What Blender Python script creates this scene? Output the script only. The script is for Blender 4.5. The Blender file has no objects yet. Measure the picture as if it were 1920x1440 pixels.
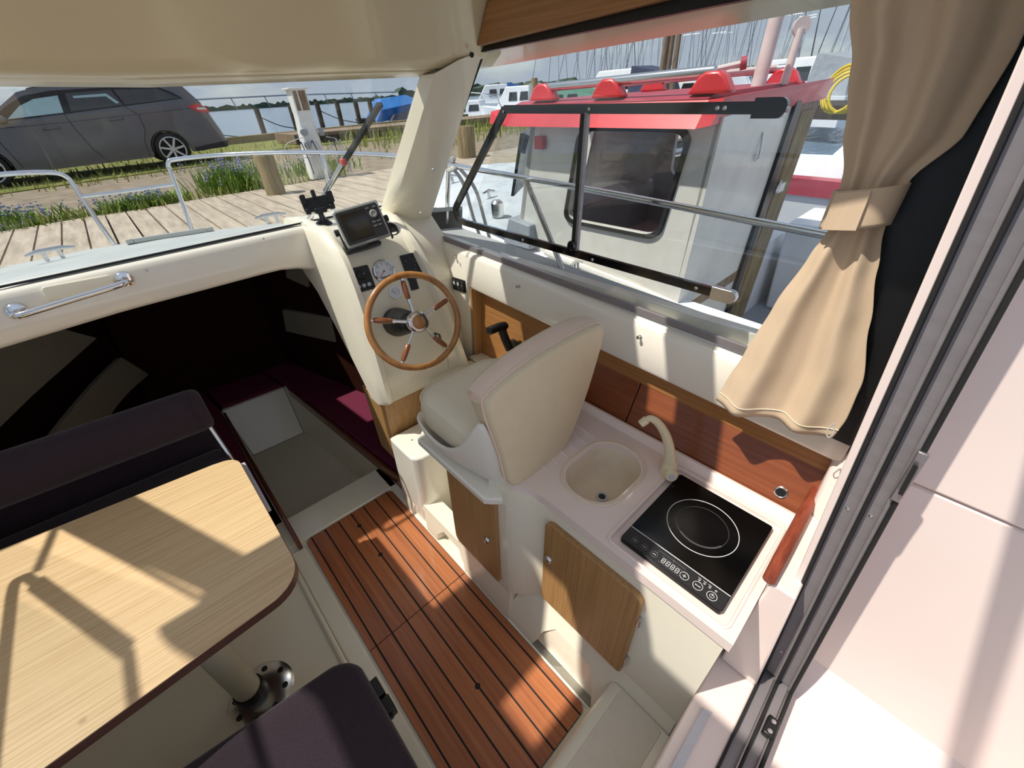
import bpy, bmesh, math, random
from mathutils import Vector, Matrix
random.seed(7)
SC = bpy.context.scene
COL = SC.collection
# ---------------------------------------------------------------- camera
cd = bpy.data.cameras.new('camera'); cam = bpy.data.objects.new('camera', cd); COL.objects.link(cam)
cd.sensor_width = 36.0; cd.lens = 748.87 * 36.0 / 1920.0; cd.clip_start = 0.02; cd.clip_end = 20000
Rb = ((0.7271, -0.3914, 0.5640), (-0.6864, -0.4011, 0.6066), (-0.0112, -0.8282, -0.5603))
_r = Matrix(((Rb[0][0], -Rb[0][1], -Rb[0][2]), (Rb[1][0], -Rb[1][1], -Rb[1][2]), (Rb[2][0], -Rb[2][1], -Rb[2][2])))
cam.matrix_world = Matrix.Translation((0, 0, 1.9)) @ _r.to_4x4()
SC.camera = cam
# ---------------------------------------------------------------- sky, sun, exposure
HEEL = math.radians(3.2)                      # the boat heels a little to starboard
TW = Matrix.Translation((0, 0, 1.9)) @ Matrix.Rotation(-HEEL, 4, 'Y') @ Matrix.Translation((0, 0, -1.9))
SUN = Vector((0.55, -0.33, -1.0)).normalized()  # direction the light travels
wd = bpy.data.worlds.new('sky'); SC.world = wd; wd.use_nodes = True
nt = wd.node_tree; nt.nodes.clear()
wo = nt.nodes.new('ShaderNodeOutputWorld'); bg = nt.nodes.new('ShaderNodeBackground')
sk = nt.nodes.new('ShaderNodeTexSky'); sk.sky_type = 'NISHITA'; sk.sun_disc = False
sk.sun_elevation = math.asin(-SUN.z); sk.sun_rotation = math.atan2(-SUN.x, -SUN.y)
sk.air_density = 1.0; sk.dust_density = 1.2; sk.ozone_density = 1.0
tc = nt.nodes.new('ShaderNodeTexCoord'); mp = nt.nodes.new('ShaderNodeMapping'); mp.inputs['Rotation'].default_value = (0, HEEL, 0)
mp2 = nt.nodes.new('ShaderNodeMapping'); mp2.inputs['Scale'].default_value = (1.0, 1.0, 4.0)
ns = nt.nodes.new('ShaderNodeTexNoise'); ns.inputs['Scale'].default_value = 2.6; ns.inputs['Detail'].default_value = 7; ns.inputs['Roughness'].default_value = .58
rp = nt.nodes.new('ShaderNodeValToRGB'); rp.color_ramp.elements[0].position = .18; rp.color_ramp.elements[1].position = .50
mx = nt.nodes.new('ShaderNodeMix'); mx.data_type = 'RGBA'; mx.inputs['B'].default_value = (1.8, 2.05, 2.45, 1)
nt.links.new(tc.outputs['Generated'], mp.inputs['Vector']); nt.links.new(mp.outputs['Vector'], sk.inputs['Vector'])
nt.links.new(mp.outputs['Vector'], mp2.inputs['Vector']); nt.links.new(mp2.outputs['Vector'], ns.inputs['Vector'])
nt.links.new(ns.outputs['Fac'], rp.inputs['Fac']); nt.links.new(rp.outputs['Color'], mx.inputs['Factor'])
nt.links.new(sk.outputs['Color'], mx.inputs['A']); nt.links.new(mx.outputs['Result'], bg.inputs['Color'])
bg.inputs['Strength'].default_value = 0.14
nt.links.new(bg.outputs['Background'], wo.inputs['Surface'])
sd = bpy.data.lights.new('sun', 'SUN'); sd.energy = 2.8; sd.angle = math.radians(.9); sd.color = (1.0, .94, .84)
so = bpy.data.objects.new('sun', sd); COL.objects.link(so)
so.rotation_euler = (-SUN).to_track_quat('Z', 'Y').to_euler(); so.location = (-6, 6, 12)
SC.view_settings.view_transform = 'Standard'; SC.view_settings.look = 'None'
SC.view_settings.gamma = 1.0; SC.view_settings.use_curve_mapping = False
SC.view_settings.exposure = 0.82
# ---------------------------------------------------------------- materials
MATS = {}
def s2l(c):
    return tuple(((v / 255) / 12.92 if v / 255 <= .04045 else ((v / 255 + .055) / 1.055) ** 2.4) for v in c) + (1.0,)
def mat(name, rgb, rough=.5, metal=0.0, coat=0.0, spec=.5, noise=None, bump=None, sheen=0):
    """noise=(scale xyz, second rgb, contrast lo, hi); bump=(scale xyz, strength, distance)"""
    m = bpy.data.materials.new(name); m.use_nodes = True; t = m.node_tree; b = t.nodes['Principled BSDF']
    b.inputs['Base Color'].default_value = s2l(rgb); b.inputs['Roughness'].default_value = rough
    b.inputs['Metallic'].default_value = metal; b.inputs['Coat Weight'].default_value = coat
    b.inputs['Coat Roughness'].default_value = .08; b.inputs['Specular IOR Level'].default_value = spec
    if sheen: b.inputs['Sheen Weight'].default_value = sheen
    c = t.nodes.new('ShaderNodeTexCoord')
    if noise:
        sc, rgb2, lo, hi = noise
        mpn = t.nodes.new('ShaderNodeMapping'); mpn.inputs['Scale'].default_value = sc
        n = t.nodes.new('ShaderNodeTexNoise'); n.inputs['Scale'].default_value = 1.0; n.inputs['Detail'].default_value = 6; n.inputs['Roughness'].default_value = .62
        r = t.nodes.new('ShaderNodeValToRGB'); r.color_ramp.elements[0].position = lo; r.color_ramp.elements[1].position = hi
        r.color_ramp.elements[0].color = s2l(rgb); r.color_ramp.elements[1].color = s2l(rgb2)
        t.links.new(c.outputs['Object'], mpn.inputs['Vector']); t.links.new(mpn.outputs['Vector'], n.inputs['Vector'])
        t.links.new(n.outputs['Fac'], r.inputs['Fac']); t.links.new(r.outputs['Color'], b.inputs['Base Color'])
    if bump:
        sc, st, di = bump
        mpb = t.nodes.new('ShaderNodeMapping'); mpb.inputs['Scale'].default_value = sc
        n2 = t.nodes.new('ShaderNodeTexNoise'); n2.inputs['Scale'].default_value = 1.0; n2.inputs['Detail'].default_value = 4
        bp = t.nodes.new('ShaderNodeBump'); bp.inputs['Strength'].default_value = st; bp.inputs['Distance'].default_value = di
        t.links.new(c.outputs['Object'], mpb.inputs['Vector']); t.links.new(mpb.outputs['Vector'], n2.inputs['Vector'])
        t.links.new(n2.outputs['Fac'], bp.inputs['Height']); t.links.new(bp.outputs['Normal'], b.inputs['Normal'])
    MATS[name] = m; return m
def glass(name, tint=(.93, .95, .95), base=.035, grazing=.55):
    m = bpy.data.materials.new(name); m.use_nodes = True; t = m.node_tree; t.nodes.clear()
    o = t.nodes.new('ShaderNodeOutputMaterial'); tr = t.nodes.new('ShaderNodeBsdfTransparent'); tr.inputs['Color'].default_value = tint + (1,)
    gl = t.nodes.new('ShaderNodeBsdfGlossy'); gl.inputs['Roughness'].default_value = .02; gl.inputs['Color'].default_value = (.95, .96, .97, 1)
    ge = t.nodes.new('ShaderNodeNewGeometry'); dt = t.nodes.new('ShaderNodeVectorMath'); dt.operation = 'DOT_PRODUCT'
    t.links.new(ge.outputs['Incoming'], dt.inputs[0]); t.links.new(ge.outputs['Normal'], dt.inputs[1])
    def mth(op, a, b=None):
        n = t.nodes.new('ShaderNodeMath'); n.operation = op
        for i, v in enumerate((a, b)):
            if v is None: continue
            if isinstance(v, (int, float)): n.inputs[i].default_value = v
            else: t.links.new(v, n.inputs[i])
        return n.outputs[0]
    fr = mth('ADD', mth('MULTIPLY', mth('POWER', mth('SUBTRACT', 1.0, mth('ABSOLUTE', dt.outputs['Value'])), 5.0), grazing), base)   # Schlick
    mm = t.nodes.new('ShaderNodeMixShader')
    t.links.new(fr, mm.inputs['Fac']); t.links.new(tr.outputs['BSDF'], mm.inputs[1]); t.links.new(gl.outputs['BSDF'], mm.inputs[2])
    t.links.new(mm.outputs['Shader'], o.inputs['Surface']); MATS[name] = m; return m
def emis(name, rgb, st):
    m = mat(name, rgb); m.node_tree.nodes['Principled BSDF'].inputs['Emission Color'].default_value = s2l(rgb)
    m.node_tree.nodes['Principled BSDF'].inputs['Emission Strength'].default_value = st; return m
mat('gelcoat', (240, 232, 211), .28, coat=.5, noise=((3, 3, 3), (242, 235, 216), .3, .7))
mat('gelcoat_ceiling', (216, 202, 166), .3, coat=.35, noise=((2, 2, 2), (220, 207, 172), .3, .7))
mat('gelcoat_white', (241, 234, 220), .25, coat=.5, noise=((3, 3, 3), (243, 237, 225), .3, .7))
mat('gelcoat_pink', (232, 214, 206), .35, coat=.25, noise=((3, 3, 3), (234, 217, 210), .3, .7))
mat('nonslip', (224, 214, 195), .75, noise=((40, 40, 40), (228, 219, 201), .35, .65), bump=((300, 300, 300), .3, .002))
mat('oak_table', (224, 192, 148), .42, coat=.25, noise=((3.0, 230, 8), (196, 160, 114), .40, .70), bump=((4, 160, 20), .08, .001))
mat('table_edge', (92, 62, 52), .45, noise=((9, 9, 60), (78, 50, 42), .3, .7))
mat('oak_door', (180, 138, 88), .5, noise=((90, 140, 2.2), (154, 112, 68), .38, .7), bump=((200, 200, 6), .08, .001))
mat('oak_panel', (168, 118, 68), .45, noise=((60, 2.0, 120), (142, 95, 52), .38, .7))
mat('mahogany', (138, 74, 38), .42, coat=.15, noise=((60, 1.6, 110), (114, 57, 28), .35, .72))
mat('teak', (178, 108, 66), .42, coat=.2, noise=((70, 2.2, 30), (148, 82, 48), .36, .72), bump=((150, 6, 50), .05, .001))
mat('teak_light', (188, 116, 70), .42, coat=.2, noise=((80, 2.0, 30), (158, 90, 52), .36, .72))
mat('caulk', (16, 13, 12), .7, noise=((80, 80, 80), (24, 20, 18), .3, .7))
mat('rail_wood', (128, 62, 30), .35, coat=.5, noise=((40, 4, 40), (84, 38, 18), .35, .7))
mat('rail_wood_red', (146, 70, 46), .5, noise=((16, 90, 90), (104, 42, 28), .35, .7))
mat('wheel_wood', (186, 128, 66), .3, coat=.6, noise=((30, 30, 6), (150, 94, 42), .35, .7))
mat('spoke_wood', (152, 88, 48), .3, coat=.5, noise=((30, 30, 6), (122, 64, 32), .35, .7))
mat('fabric_dark', (48, 38, 45), .95, spec=.1, sheen=.2, noise=((260, 260, 260), (62, 50, 58), .35, .7), bump=((500, 500, 500), .5, .002))
mat('fabric_maroon', (104, 42, 62), .95, spec=.05, noise=((160, 160, 160), (118, 50, 72), .35, .7), bump=((300, 300, 300), .5, .002))
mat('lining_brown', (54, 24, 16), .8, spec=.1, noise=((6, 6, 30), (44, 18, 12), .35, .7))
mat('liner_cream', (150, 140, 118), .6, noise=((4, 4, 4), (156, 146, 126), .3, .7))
mat('vinyl', (230, 218, 194), .5, noise=((12, 12, 12), (233, 222, 200), .35, .7), bump=((260, 260, 260), .12, .001))
mat('vinyl_tan', (218, 200, 168), .55, noise=((12, 12, 12), (222, 205, 175), .35, .7), bump=((260, 260, 260), .12, .001))
mat('vinyl_pink', (232, 208, 190), .55, noise=((12, 12, 12), (228, 202, 184), .35, .7), bump=((260, 260, 260), .12, .001))
mat('seat_shell', (236, 231, 220), .4, noise=((6, 6, 6), (239, 235, 225), .35, .7))
mat('curtain', (214, 190, 162), .9, spec=.1, sheen=.15, noise=((3, 40, 2), (208, 184, 155), .35, .7), bump=((500, 500, 120), .2, .001))
mat('chrome', (226, 226, 228), .08, metal=1.0, noise=((9, 9, 9), (232, 232, 234), .3, .7))
mat('steel', (205, 206, 208), .22, metal=1.0, noise=((9, 9, 9), (212, 213, 214), .3, .7))
mat('aluminium', (156, 150, 152), .42, metal=.85, noise=((6, 6, 60), (148, 142, 144), .35, .7))
mat('alu_grey', (140, 134, 136), .5, metal=.3, noise=((6, 6, 40), (132, 126, 128), .35, .7))
mat('leg_grey', (190, 186, 168), .45, metal=.3, noise=((150, 150, 150), (182, 178, 160), .35, .7))
mat('black', (14, 14, 15), .4, noise=((30, 30, 30), (18, 18, 19), .3, .7))
mat('black_gloss', (9, 9, 10), .12, coat=.6, noise=((30, 30, 30), (12, 12, 13), .3, .7))
mat('rubber', (18, 18, 19), .75, noise=((60, 60, 60), (26, 26, 26), .3, .7))
mat('panel_dark', (30, 30, 33), .5, noise=((60, 60, 60), (36, 36, 39), .3, .7))
mat('plotter_grey', (158, 158, 154), .45, metal=.2, noise=((60, 60, 60), (164, 164, 160), .3, .7))
mat('hob_glass', (6, 6, 7), .18, coat=.0, spec=.22, noise=((5, 5, 5), (9, 9, 10), .3, .7))
mat('mark_white', (226, 226, 224), .6, noise=((50, 50, 50), (220, 220, 218), .3, .7))
mat('mark_grey', (96, 96, 98), .6, noise=((50, 50, 50), (104, 104, 106), .3, .7))
mat('gauge_face', (228, 230, 236), .5, noise=((50, 50, 50), (222, 224, 230), .3, .7))
mat('sink', (230, 214, 190), .5, noise=((20, 20, 20), (222, 204, 178), .3, .75))
mat('tap_cream', (228, 214, 180), .35, noise=((20, 20, 20), (222, 206, 170), .3, .7))
mat('plastic_grey', (196, 194, 200), .5, noise=((20, 20, 20), (190, 188, 194), .3, .7))
mat('screen', (6, 6, 7), .1, coat=.5, noise=((5, 5, 5), (9, 9, 9), .3, .7))
glass('glass'); glass('glass_dark', (.10, .11, .12)); glass('glass_mid', (.55, .58, .6))
# outdoors
mat('deck_white', (184, 188, 186), .5, noise=((5, 5, 5), (172, 176, 176), .35, .7))
mat('boardwalk', (186, 172, 154), .85, noise=((18, 2.5, 18), (150, 136, 120), .35, .7), bump=((40, 6, 40), .4, .01))
mat('pile_wood', (150, 132, 96), .9, noise=((30, 30, 3), (98, 84, 58), .35, .7), bump=((40, 40, 4), .6, .02))
mat('dark_wood', (74, 66, 58), .9, noise=((12, 12, 3), (44, 38, 34), .35, .7))
mat('weathered', (150, 128, 108), .8, noise=((40, 40, 4), (104, 82, 66), .35, .7))
mat('gravel', (160, 144, 124), .95, noise=((4, 4, 4), (128, 114, 98), .35, .65), bump=((60, 60, 60), .8, .03))
mat('turf', (104, 116, 40), .95, noise=((3, 3, 3), (132, 124, 70), .4, .6), bump=((40, 40, 40), .8, .04))
mat('leaf', (86, 122, 34), .7, noise=((6, 6, 6), (126, 150, 48), .35, .7))
mat('leaf_grass', (132, 146, 62), .8, noise=((3, 3, 3), (160, 160, 88), .35, .7))
mat('flower_blue', (146, 150, 182), .8, noise=((30, 30, 30), (122, 128, 166), .35, .7))
mat('car_paint', (92, 90, 94), .3, metal=.55, coat=.8, noise=((3, 3, 3), (98, 96, 100), .3, .7))
mat('car_glass', (18, 21, 24), .05, spec=.8, coat=.6, noise=((3, 3, 3), (24, 27, 30), .3, .7))
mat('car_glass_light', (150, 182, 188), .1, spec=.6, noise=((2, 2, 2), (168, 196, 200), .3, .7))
mat('tail_red', (196, 24, 36), .2, coat=.7, noise=((9, 9, 9), (206, 40, 50), .3, .7))
mat('alloy', (206, 208, 212), .3, metal=.7, noise=((9, 9, 9), (198, 200, 204), .3, .7))
mat('water', (120, 140, 160), .12, spec=.6, noise=((.06, .3, 1), (104, 124, 146), .3, .7), bump=((.7, 2.4, 1), .5, .22))
mat('shore', (64, 82, 62), .95, noise=((.05, .05, .2), (46, 62, 52), .35, .7))
mat('bridge', (120, 132, 146), .8, noise=((.05, .05, .2), (112, 124, 138), .35, .7))
mat('boat_white', (236, 238, 242), .45, coat=.2, noise=((4, 4, 4), (222, 226, 232), .35, .72))
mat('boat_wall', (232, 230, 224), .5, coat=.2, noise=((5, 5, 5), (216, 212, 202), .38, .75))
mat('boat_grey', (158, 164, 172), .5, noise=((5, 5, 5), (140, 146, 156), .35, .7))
mat('boat_deck', (206, 212, 218), .7, noise=((6, 6, 6), (184, 190, 198), .38, .68))
mat('boat_red', (214, 48, 56), .35, coat=.4, noise=((6, 6, 6), (190, 36, 46), .35, .72))
mat('boat_redtop', (168, 62, 78), .5, noise=((4, 4, 4), (150, 50, 66), .35, .7))
mat('pale_pink', (216, 204, 200), .5, noise=((9, 9, 9), (206, 190, 186), .35, .7))
mat('tarp_blue', (34, 116, 190), .7, noise=((3, 3, 3), (24, 92, 164), .35, .7))
mat('tarp_navy', (52, 62, 92), .8, noise=((3, 3, 3), (40, 50, 76), .35, .7))
mat('canvas_green', (104, 150, 132), .8, noise=((3, 3, 3), (88, 132, 116), .35, .7))
mat('rope', (206, 204, 200), .9, noise=((60, 60, 60), (176, 176, 176), .35, .7))
mat('rope_dark', (52, 56, 62), .9, noise=((60, 60, 60), (40, 42, 48), .35, .7))
mat('mast_metal', (196, 202, 210), .4, metal=.3, noise=((3, 3, 3), (184, 190, 198), .35, .7))
mat('yellow', (222, 196, 60), .6, noise=((9, 9, 9), (208, 180, 48), .35, .7))
mat('post_white', (232, 232, 230), .5, noise=((9, 9, 9), (220, 220, 218), .35, .7))
# ---------------------------------------------------------------- mesh helpers
class G:
    def __init__(s): s.v = []; s.f = []
    def add(s, vs, fs):
        n = len(s.v); s.v += [tuple(v) for v in vs]; s.f += [tuple(i + n for i in f) for f in fs]; return s
    def box(s, x0, x1, y0, y1, z0, z1):
        return s.add([(x0, y0, z0), (x1, y0, z0), (x1, y1, z0), (x0, y1, z0), (x0, y0, z1), (x1, y0, z1), (x1, y1, z1), (x0, y1, z1)],
                     [(0, 3, 2, 1), (4, 5, 6, 7), (0, 1, 5, 4), (1, 2, 6, 5), (2, 3, 7, 6), (3, 0, 4, 7)])
    def hexa(s, p):   # eight corners: bottom ring then top ring
        return s.add(p, [(0, 3, 2, 1), (4, 5, 6, 7), (0, 1, 5, 4), (1, 2, 6, 5), (2, 3, 7, 6), (3, 0, 4, 7)])
    def loft(s, rings, closed=True, caps=True):
        n = len(rings[0]); base = len(s.v)
        for r in rings: s.v += [tuple(p) for p in r]
        for i in range(len(rings) - 1):
            for j in range(n if closed else n - 1):
                a = base + i * n + j; b = base + i * n + (j + 1) % n
                s.f.append((a, b, b + n, a + n))
        if caps and closed:
            s.f.append(tuple(base + j for j in reversed(range(n)))); s.f.append(tuple(base + (len(rings) - 1) * n + j for j in range(n)))
        return s
    def grid(s, rows): return s.loft(rows, closed=False, caps=False)
    def prism(s, pts, axis, a, b):    # 2D outline extruded along an axis; pts in the other two axes, in xyz order
        def mk(p, t): return (t, p[0], p[1]) if axis == 'x' else ((p[0], t, p[1]) if axis == 'y' else (p[0], p[1], t))
        return s.loft([[mk(p, a) for p in pts], [mk(p, b) for p in pts]])
    def tube(s, pts, r, n=10, closed=False):
        P = [Vector(p) for p in pts]; m = len(P); rr = r if isinstance(r, (list, tuple)) else [r] * m
        rings = []; prev = None
        for i in range(m):
            if closed: t = P[(i + 1) % m] - P[i - 1]
            else: t = P[min(i + 1, m - 1)] - P[max(i - 1, 0)]
            t.normalize()
            if prev is None:
                u = t.orthogonal().normalized()
            else:
                u = prev - t * prev.dot(t)
                u = u.normalized() if u.length > 1e-6 else t.orthogonal().normalized()
            prev = u; w = t.cross(u)
            rings.append([P[i] + (u * math.cos(2 * math.pi * k / n) + w * math.sin(2 * math.pi * k / n)) * rr[i] for k in range(n)])
        if closed:
            rings.append(rings[0]); return s.loft(rings, caps=False)
        return s.loft(rings)
    def lathe(s, prof, c, ax, n=28, closed=False):   # prof: (radius, height along axis)
        ax = Vector(ax).normalized(); u = ax.orthogonal().normalized(); w = ax.cross(u); c = Vector(c)
        rings = [[c + ax * h + (u * math.cos(2 * math.pi * k / n) + w * math.sin(2 * math.pi * k / n)) * max(r, 1e-5) for k in range(n)] for r, h in prof]
        return s.loft(rings, caps=not closed)
    def ring(s, c, ax, R, r, n=40, m=8, a0=0, a1=2 * math.pi, u=None):
        ax = Vector(ax).normalized(); u = (Vector(u) if u else ax.orthogonal()).normalized(); w = ax.cross(u); c = Vector(c)
        full = abs(a1 - a0) > 6.28
        k = n if full else n + 1
        return s.tube([c + (u * math.cos(a0 + (a1 - a0) * i / n) + w * math.sin(a0 + (a1 - a0) * i / n)) * R for i in range(k)], r, m, closed=full)
    def ball(s, c, r, n=10, m=7):
        rx, ry, rz = r if isinstance(r, (tuple, list)) else (r, r, r)
        rings = []
        for i in range(m):
            a = math.pi * (i + .02) / (m - 1 + .04) - math.pi / 2
            rings.append([(c[0] + rx * math.cos(a) * math.cos(2 * math.pi * k / n), c[1] + ry * math.cos(a) * math.sin(2 * math.pi * k / n), c[2] + rz * math.sin(a)) for k in range(n)])
        return s.loft(rings)
    def xf(s, M):
        s.v = [tuple(M @ Vector(v)) for v in s.v]; return s
def rr2(x0, x1, y0, y1, r, n=5):       # rounded rectangle outline, r a number or (r_x0y0, r_x1y0, r_x1y1, r_x0y1)
    R = r if isinstance(r, (tuple, list)) else (r,) * 4; pts = []
    for (cx, cy, a0, q) in ((x0, y0, math.pi, R[0]), (x1, y0, 1.5 * math.pi, R[1]), (x1, y1, 0, R[2]), (x0, y1, .5 * math.pi, R[3])):
        ox = cx + q if cx == x0 else cx - q; oy = cy + q if cy == y0 else cy - q
        for i in range(n + 1):
            a = a0 + .5 * math.pi * i / n; pts.append((ox + q * math.cos(a), oy + q * math.sin(a)))
    return pts
def crv(pts, n=8, closed=False):       # Catmull-Rom through points
    P = [Vector(p) for p in pts]; m = len(P); out = []
    for i in range(m if closed else m - 1):
        p0, p1, p2, p3 = (P[i - 1] if (closed or i > 0) else P[0] * 2 - P[1]), P[i], P[(i + 1) % m], (P[(i + 2) % m] if (closed or i + 2 < m) else P[-1] * 2 - P[-2])
        for k in range(n):
            t = k / n
            out.append(.5 * ((2 * p1) + (p2 - p0) * t + (2 * p0 - 5 * p1 + 4 * p2 - p3) * t * t + (3 * p1 - p0 - 3 * p2 + p3) * t ** 3))
    if not closed: out.append(P[-1])
    return out
BASE = {}; WORLD = set()
def link(o): COL.objects.link(o); return o
def tag(o, label=None, cat=None, group=None, kind=None):
    if label: o['label'] = label
    if cat: o['category'] = cat
    if group: o['group'] = group
    if kind: o['kind'] = kind
    return o
def setw(o, base, W):
    M = Matrix.Translation(base); o.matrix_world = (TW @ M) if W else M
    if W: WORLD.add(o.name)
def thing(name, label, cat, base, group=None, W=False, kind=None):
    o = link(bpy.data.objects.new(name, None)); o.empty_display_size = .1; BASE[o.name] = Vector(base); setw(o, base, W)
    return tag(o, label, cat, group, kind)
def put(name, g, m, parent=None, W=False, bevel=0, seg=2, smooth=38, label=None, cat=None, group=None, kind=None, solid=0, sub=0, base=None):
    if parent is not None: b = BASE[parent.name]
    elif base is not None: b = Vector(base)
    else:
        xs = [v[0] for v in g.v]; ys = [v[1] for v in g.v]; zs = [v[2] for v in g.v]
        b = Vector(((min(xs) + max(xs)) / 2, (min(ys) + max(ys)) / 2, min(zs)))
    me = bpy.data.meshes.new(name); me.from_pydata([(v[0] - b.x, v[1] - b.y, v[2] - b.z) for v in g.v], [], g.f)
    bm = bmesh.new(); bm.from_mesh(me); bmesh.ops.remove_doubles(bm, verts=bm.verts, dist=1e-6)
    bmesh.ops.recalc_face_normals(bm, faces=bm.faces); bm.to_mesh(me); bm.free()
    if smooth:
        for p in me.polygons: p.use_smooth = True
        me.set_sharp_from_angle(angle=math.radians(smooth))
    me.materials.append(MATS[m] if isinstance(m, str) else m)
    o = link(bpy.data.objects.new(name, me)); BASE[o.name] = b
    if parent is not None: o.parent = parent
    else: setw(o, b, W)
    if solid: k = o.modifiers.new('thickness', 'SOLIDIFY'); k.thickness = solid; k.offset = 0
    if bevel:
        k = o.modifiers.new('bevel', 'BEVEL'); k.width = bevel; k.segments = seg; k.limit_method = 'ANGLE'; k.angle_limit = math.radians(40); k.harden_normals = False
    if sub: k = o.modifiers.new('subdivision', 'SUBSURF'); k.levels = sub; k.render_levels = sub
    return tag(o, label, cat, group, kind)
def apply_mods(o):
    dg = bpy.context.evaluated_depsgraph_get(); me = bpy.data.meshes.new_from_object(o.evaluated_get(dg)); o.modifiers.clear(); o.data = me
def cut(o, g):                         # subtract the closed mesh g (same absolute space) from object o for good
    b = BASE[o.name]; me = bpy.data.meshes.new('cutter'); me.from_pydata([(v[0] - b.x, v[1] - b.y, v[2] - b.z) for v in g.v], [], g.f)
    bm = bmesh.new(); bm.from_mesh(me); bmesh.ops.remove_doubles(bm, verts=bm.verts, dist=1e-6); bmesh.ops.recalc_face_normals(bm, faces=bm.faces); bm.to_mesh(me); bm.free()
    c = link(bpy.data.objects.new('cutter', me)); c.matrix_world = o.matrix_world
    if o.parent is not None: c.parent = o.parent; c.matrix_local = Matrix()
    k = o.modifiers.new('cut', 'BOOLEAN'); k.object = c; k.operation = 'DIFFERENCE'; k.solver = 'EXACT'
    bpy.context.view_layer.update(); apply_mods(o); bpy.data.objects.remove(c); 
    for p in o.data.polygons: p.use_smooth = True
    o.data.set_sharp_from_angle(angle=math.radians(32))
def text(name, s, size, m, parent, M, ext=.0004):
    cu = bpy.data.curves.new(name, 'FONT'); cu.body = s; cu.size = size; cu.align_x = 'CENTER'; cu.align_y = 'CENTER'; cu.extrude = ext; cu.resolution_u = 2
    t = link(bpy.data.objects.new('tmp', cu)); bpy.context.view_layer.update()
    me = bpy.data.meshes.new_from_object(t.evaluated_get(bpy.context.evaluated_depsgraph_get())); bpy.data.objects.remove(t)
    me.transform(M); me.transform(Matrix.Translation(-BASE[parent.name])); me.materials.clear(); me.materials.append(MATS[m])
    o = link(bpy.data.objects.new(name, me)); o.parent = parent; BASE[o.name] = BASE[parent.name]; return o
def frame(c, ax, up):                   # matrix: local z along ax, local y along up, at c
    z = Vector(ax).normalized(); y = Vector(up); y = (y - z * y.dot(z)).normalized(); x = y.cross(z)
    return Matrix((( x.x, y.x, z.x, c[0]), (x.y, y.y, z.y, c[1]), (x.z, y.z, z.z, c[2]), (0, 0, 0, 1)))
def copy_tree(o, parent=None):
    c = o.copy(); COL.objects.link(c); BASE[c.name] = BASE[o.name]
    if parent is not None: c.parent = parent; c.matrix_local = o.matrix_local
    for ch in o.children: copy_tree(ch, c)
    return c
# ================================================================ cabin shell (boat axes: x starboard, y bow, z up, sole at 0)
XS, XP = 1.20, -0.94          # inner faces of the two cabin sides
g = G().box(XP - .1, .66, .15, 1.95, -.06, 0.0)
fl = put('floor', g, 'gelcoat', kind='structure', bevel=.004, label='cream moulded cabin sole around the teak panels')
g = G().box(-.012, .064, .20, 1.70, -.01, .010); put('floor_curb', g, 'gelcoat', parent=fl, bevel=.008, seg=3)
g = G().prism([(-.042, .0), (-.030, .016), (-.016, .016), (-.012, .0)], 'y', .2, 1.62); put('floor_lip', g, 'gelcoat', parent=fl, bevel=.004, seg=3)
g = G().box(.585, .64, .20, 1.95, -.01, .012); put('floor_margin', g, 'gelcoat', parent=fl, bevel=.008, seg=3)
g = G().box(-.012, .64, 1.735, 1.95, -.05, .012); put('floor_threshold', g, 'gelcoat', parent=fl, bevel=.012, seg=3)

# teak sole panels with black caulked seams: each board is a piece
xs = [.073, .105, .1795, .254, .3285, .403, .4775, .552, .583]
def teak_panel(y0, y1, label, rnd, holes):
    t = thing('teak_floor_panel', label, 'floor panel', (.328, (y0 + y1) / 2, 0), group='teak floor panels')
    put('caulk_backing', G().prism(rr2(xs[0], xs[-1], y0, y1, rnd), 'z', .001, .0085), 'caulk', parent=t)
    for i in range(8):
        a, b = xs[i] + (.0036 if i else 0), xs[i + 1] - (.0036 if i < 7 else 0)
        r = [0.0005] * 4
        if i == 0: r[0], r[3] = (rnd[0], rnd[3])
        if i == 7: r[1], r[2] = (rnd[1], rnd[2])
        r = [min(q, (b - a) * .95) for q in r]
        p = put('plank', G().prism(rr2(a, b, y0 + .0008, y1 - .0008, r, 4), 'z', .001, .0105), 'teak' if i % 3 else 'teak_light', parent=t, smooth=0)
    for (hx, hy) in holes:
        put('finger_hole', G().lathe([(.0005, .0100), (.011, .0100), (.0115, .0112), (.0005, .0113)], (hx, hy, 0), (0, 0, 1), 16), 'rubber', parent=t)
    return t
teak_panel(.992, 1.728, 'teak floor panel nearest the footwell, with two round finger holes', (.0005, .0005, .03, .03), [(.327, 1.615), (.327, 1.373)])
teak_panel(.238, .990, 'teak floor panel nearest the aft step, with one finger hole', (.03, .03, .0005, .0005), [(.327, .577)])

# sunken footwell between the berths
t = thing('footwell', 'sunken cream footwell between the two mahogany edge rails', 'footwell', (.32, 2.5, -.32))
A = [(.050, 1.95, 0), (.592, 1.95, 0), (.478, 3.28, .05), (.030, 3.28, .05)]
B = [(.066, 2.20, -.30), (.575, 2.20, -.30), (.462, 3.07, -.30), (.072, 3.07, -.30)]
def wall4(a, b, c, d, n=Vector((0, 0, 0))):  # thin solid panel from quad a b c d, thickened outwards by n
    a, b, c, d = map(Vector, (a, b, c, d)); return G().hexa([a, b, c, d, a + n, b + n, c + n, d + n])
put('well_floor', wall4(B[0], B[1], B[2], B[3], Vector((0, 0, -.02))), 'nonslip', parent=t)
put('well_slope', wall4(A[0], A[1], B[1], B[0], Vector((0, -.03, -.02))), 'gelcoat', parent=t)
put('well_end', wall4(A[3], A[2], B[2], B[3], Vector((0, .03, -.0))), 'gelcoat', parent=t, bevel=.006)
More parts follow.
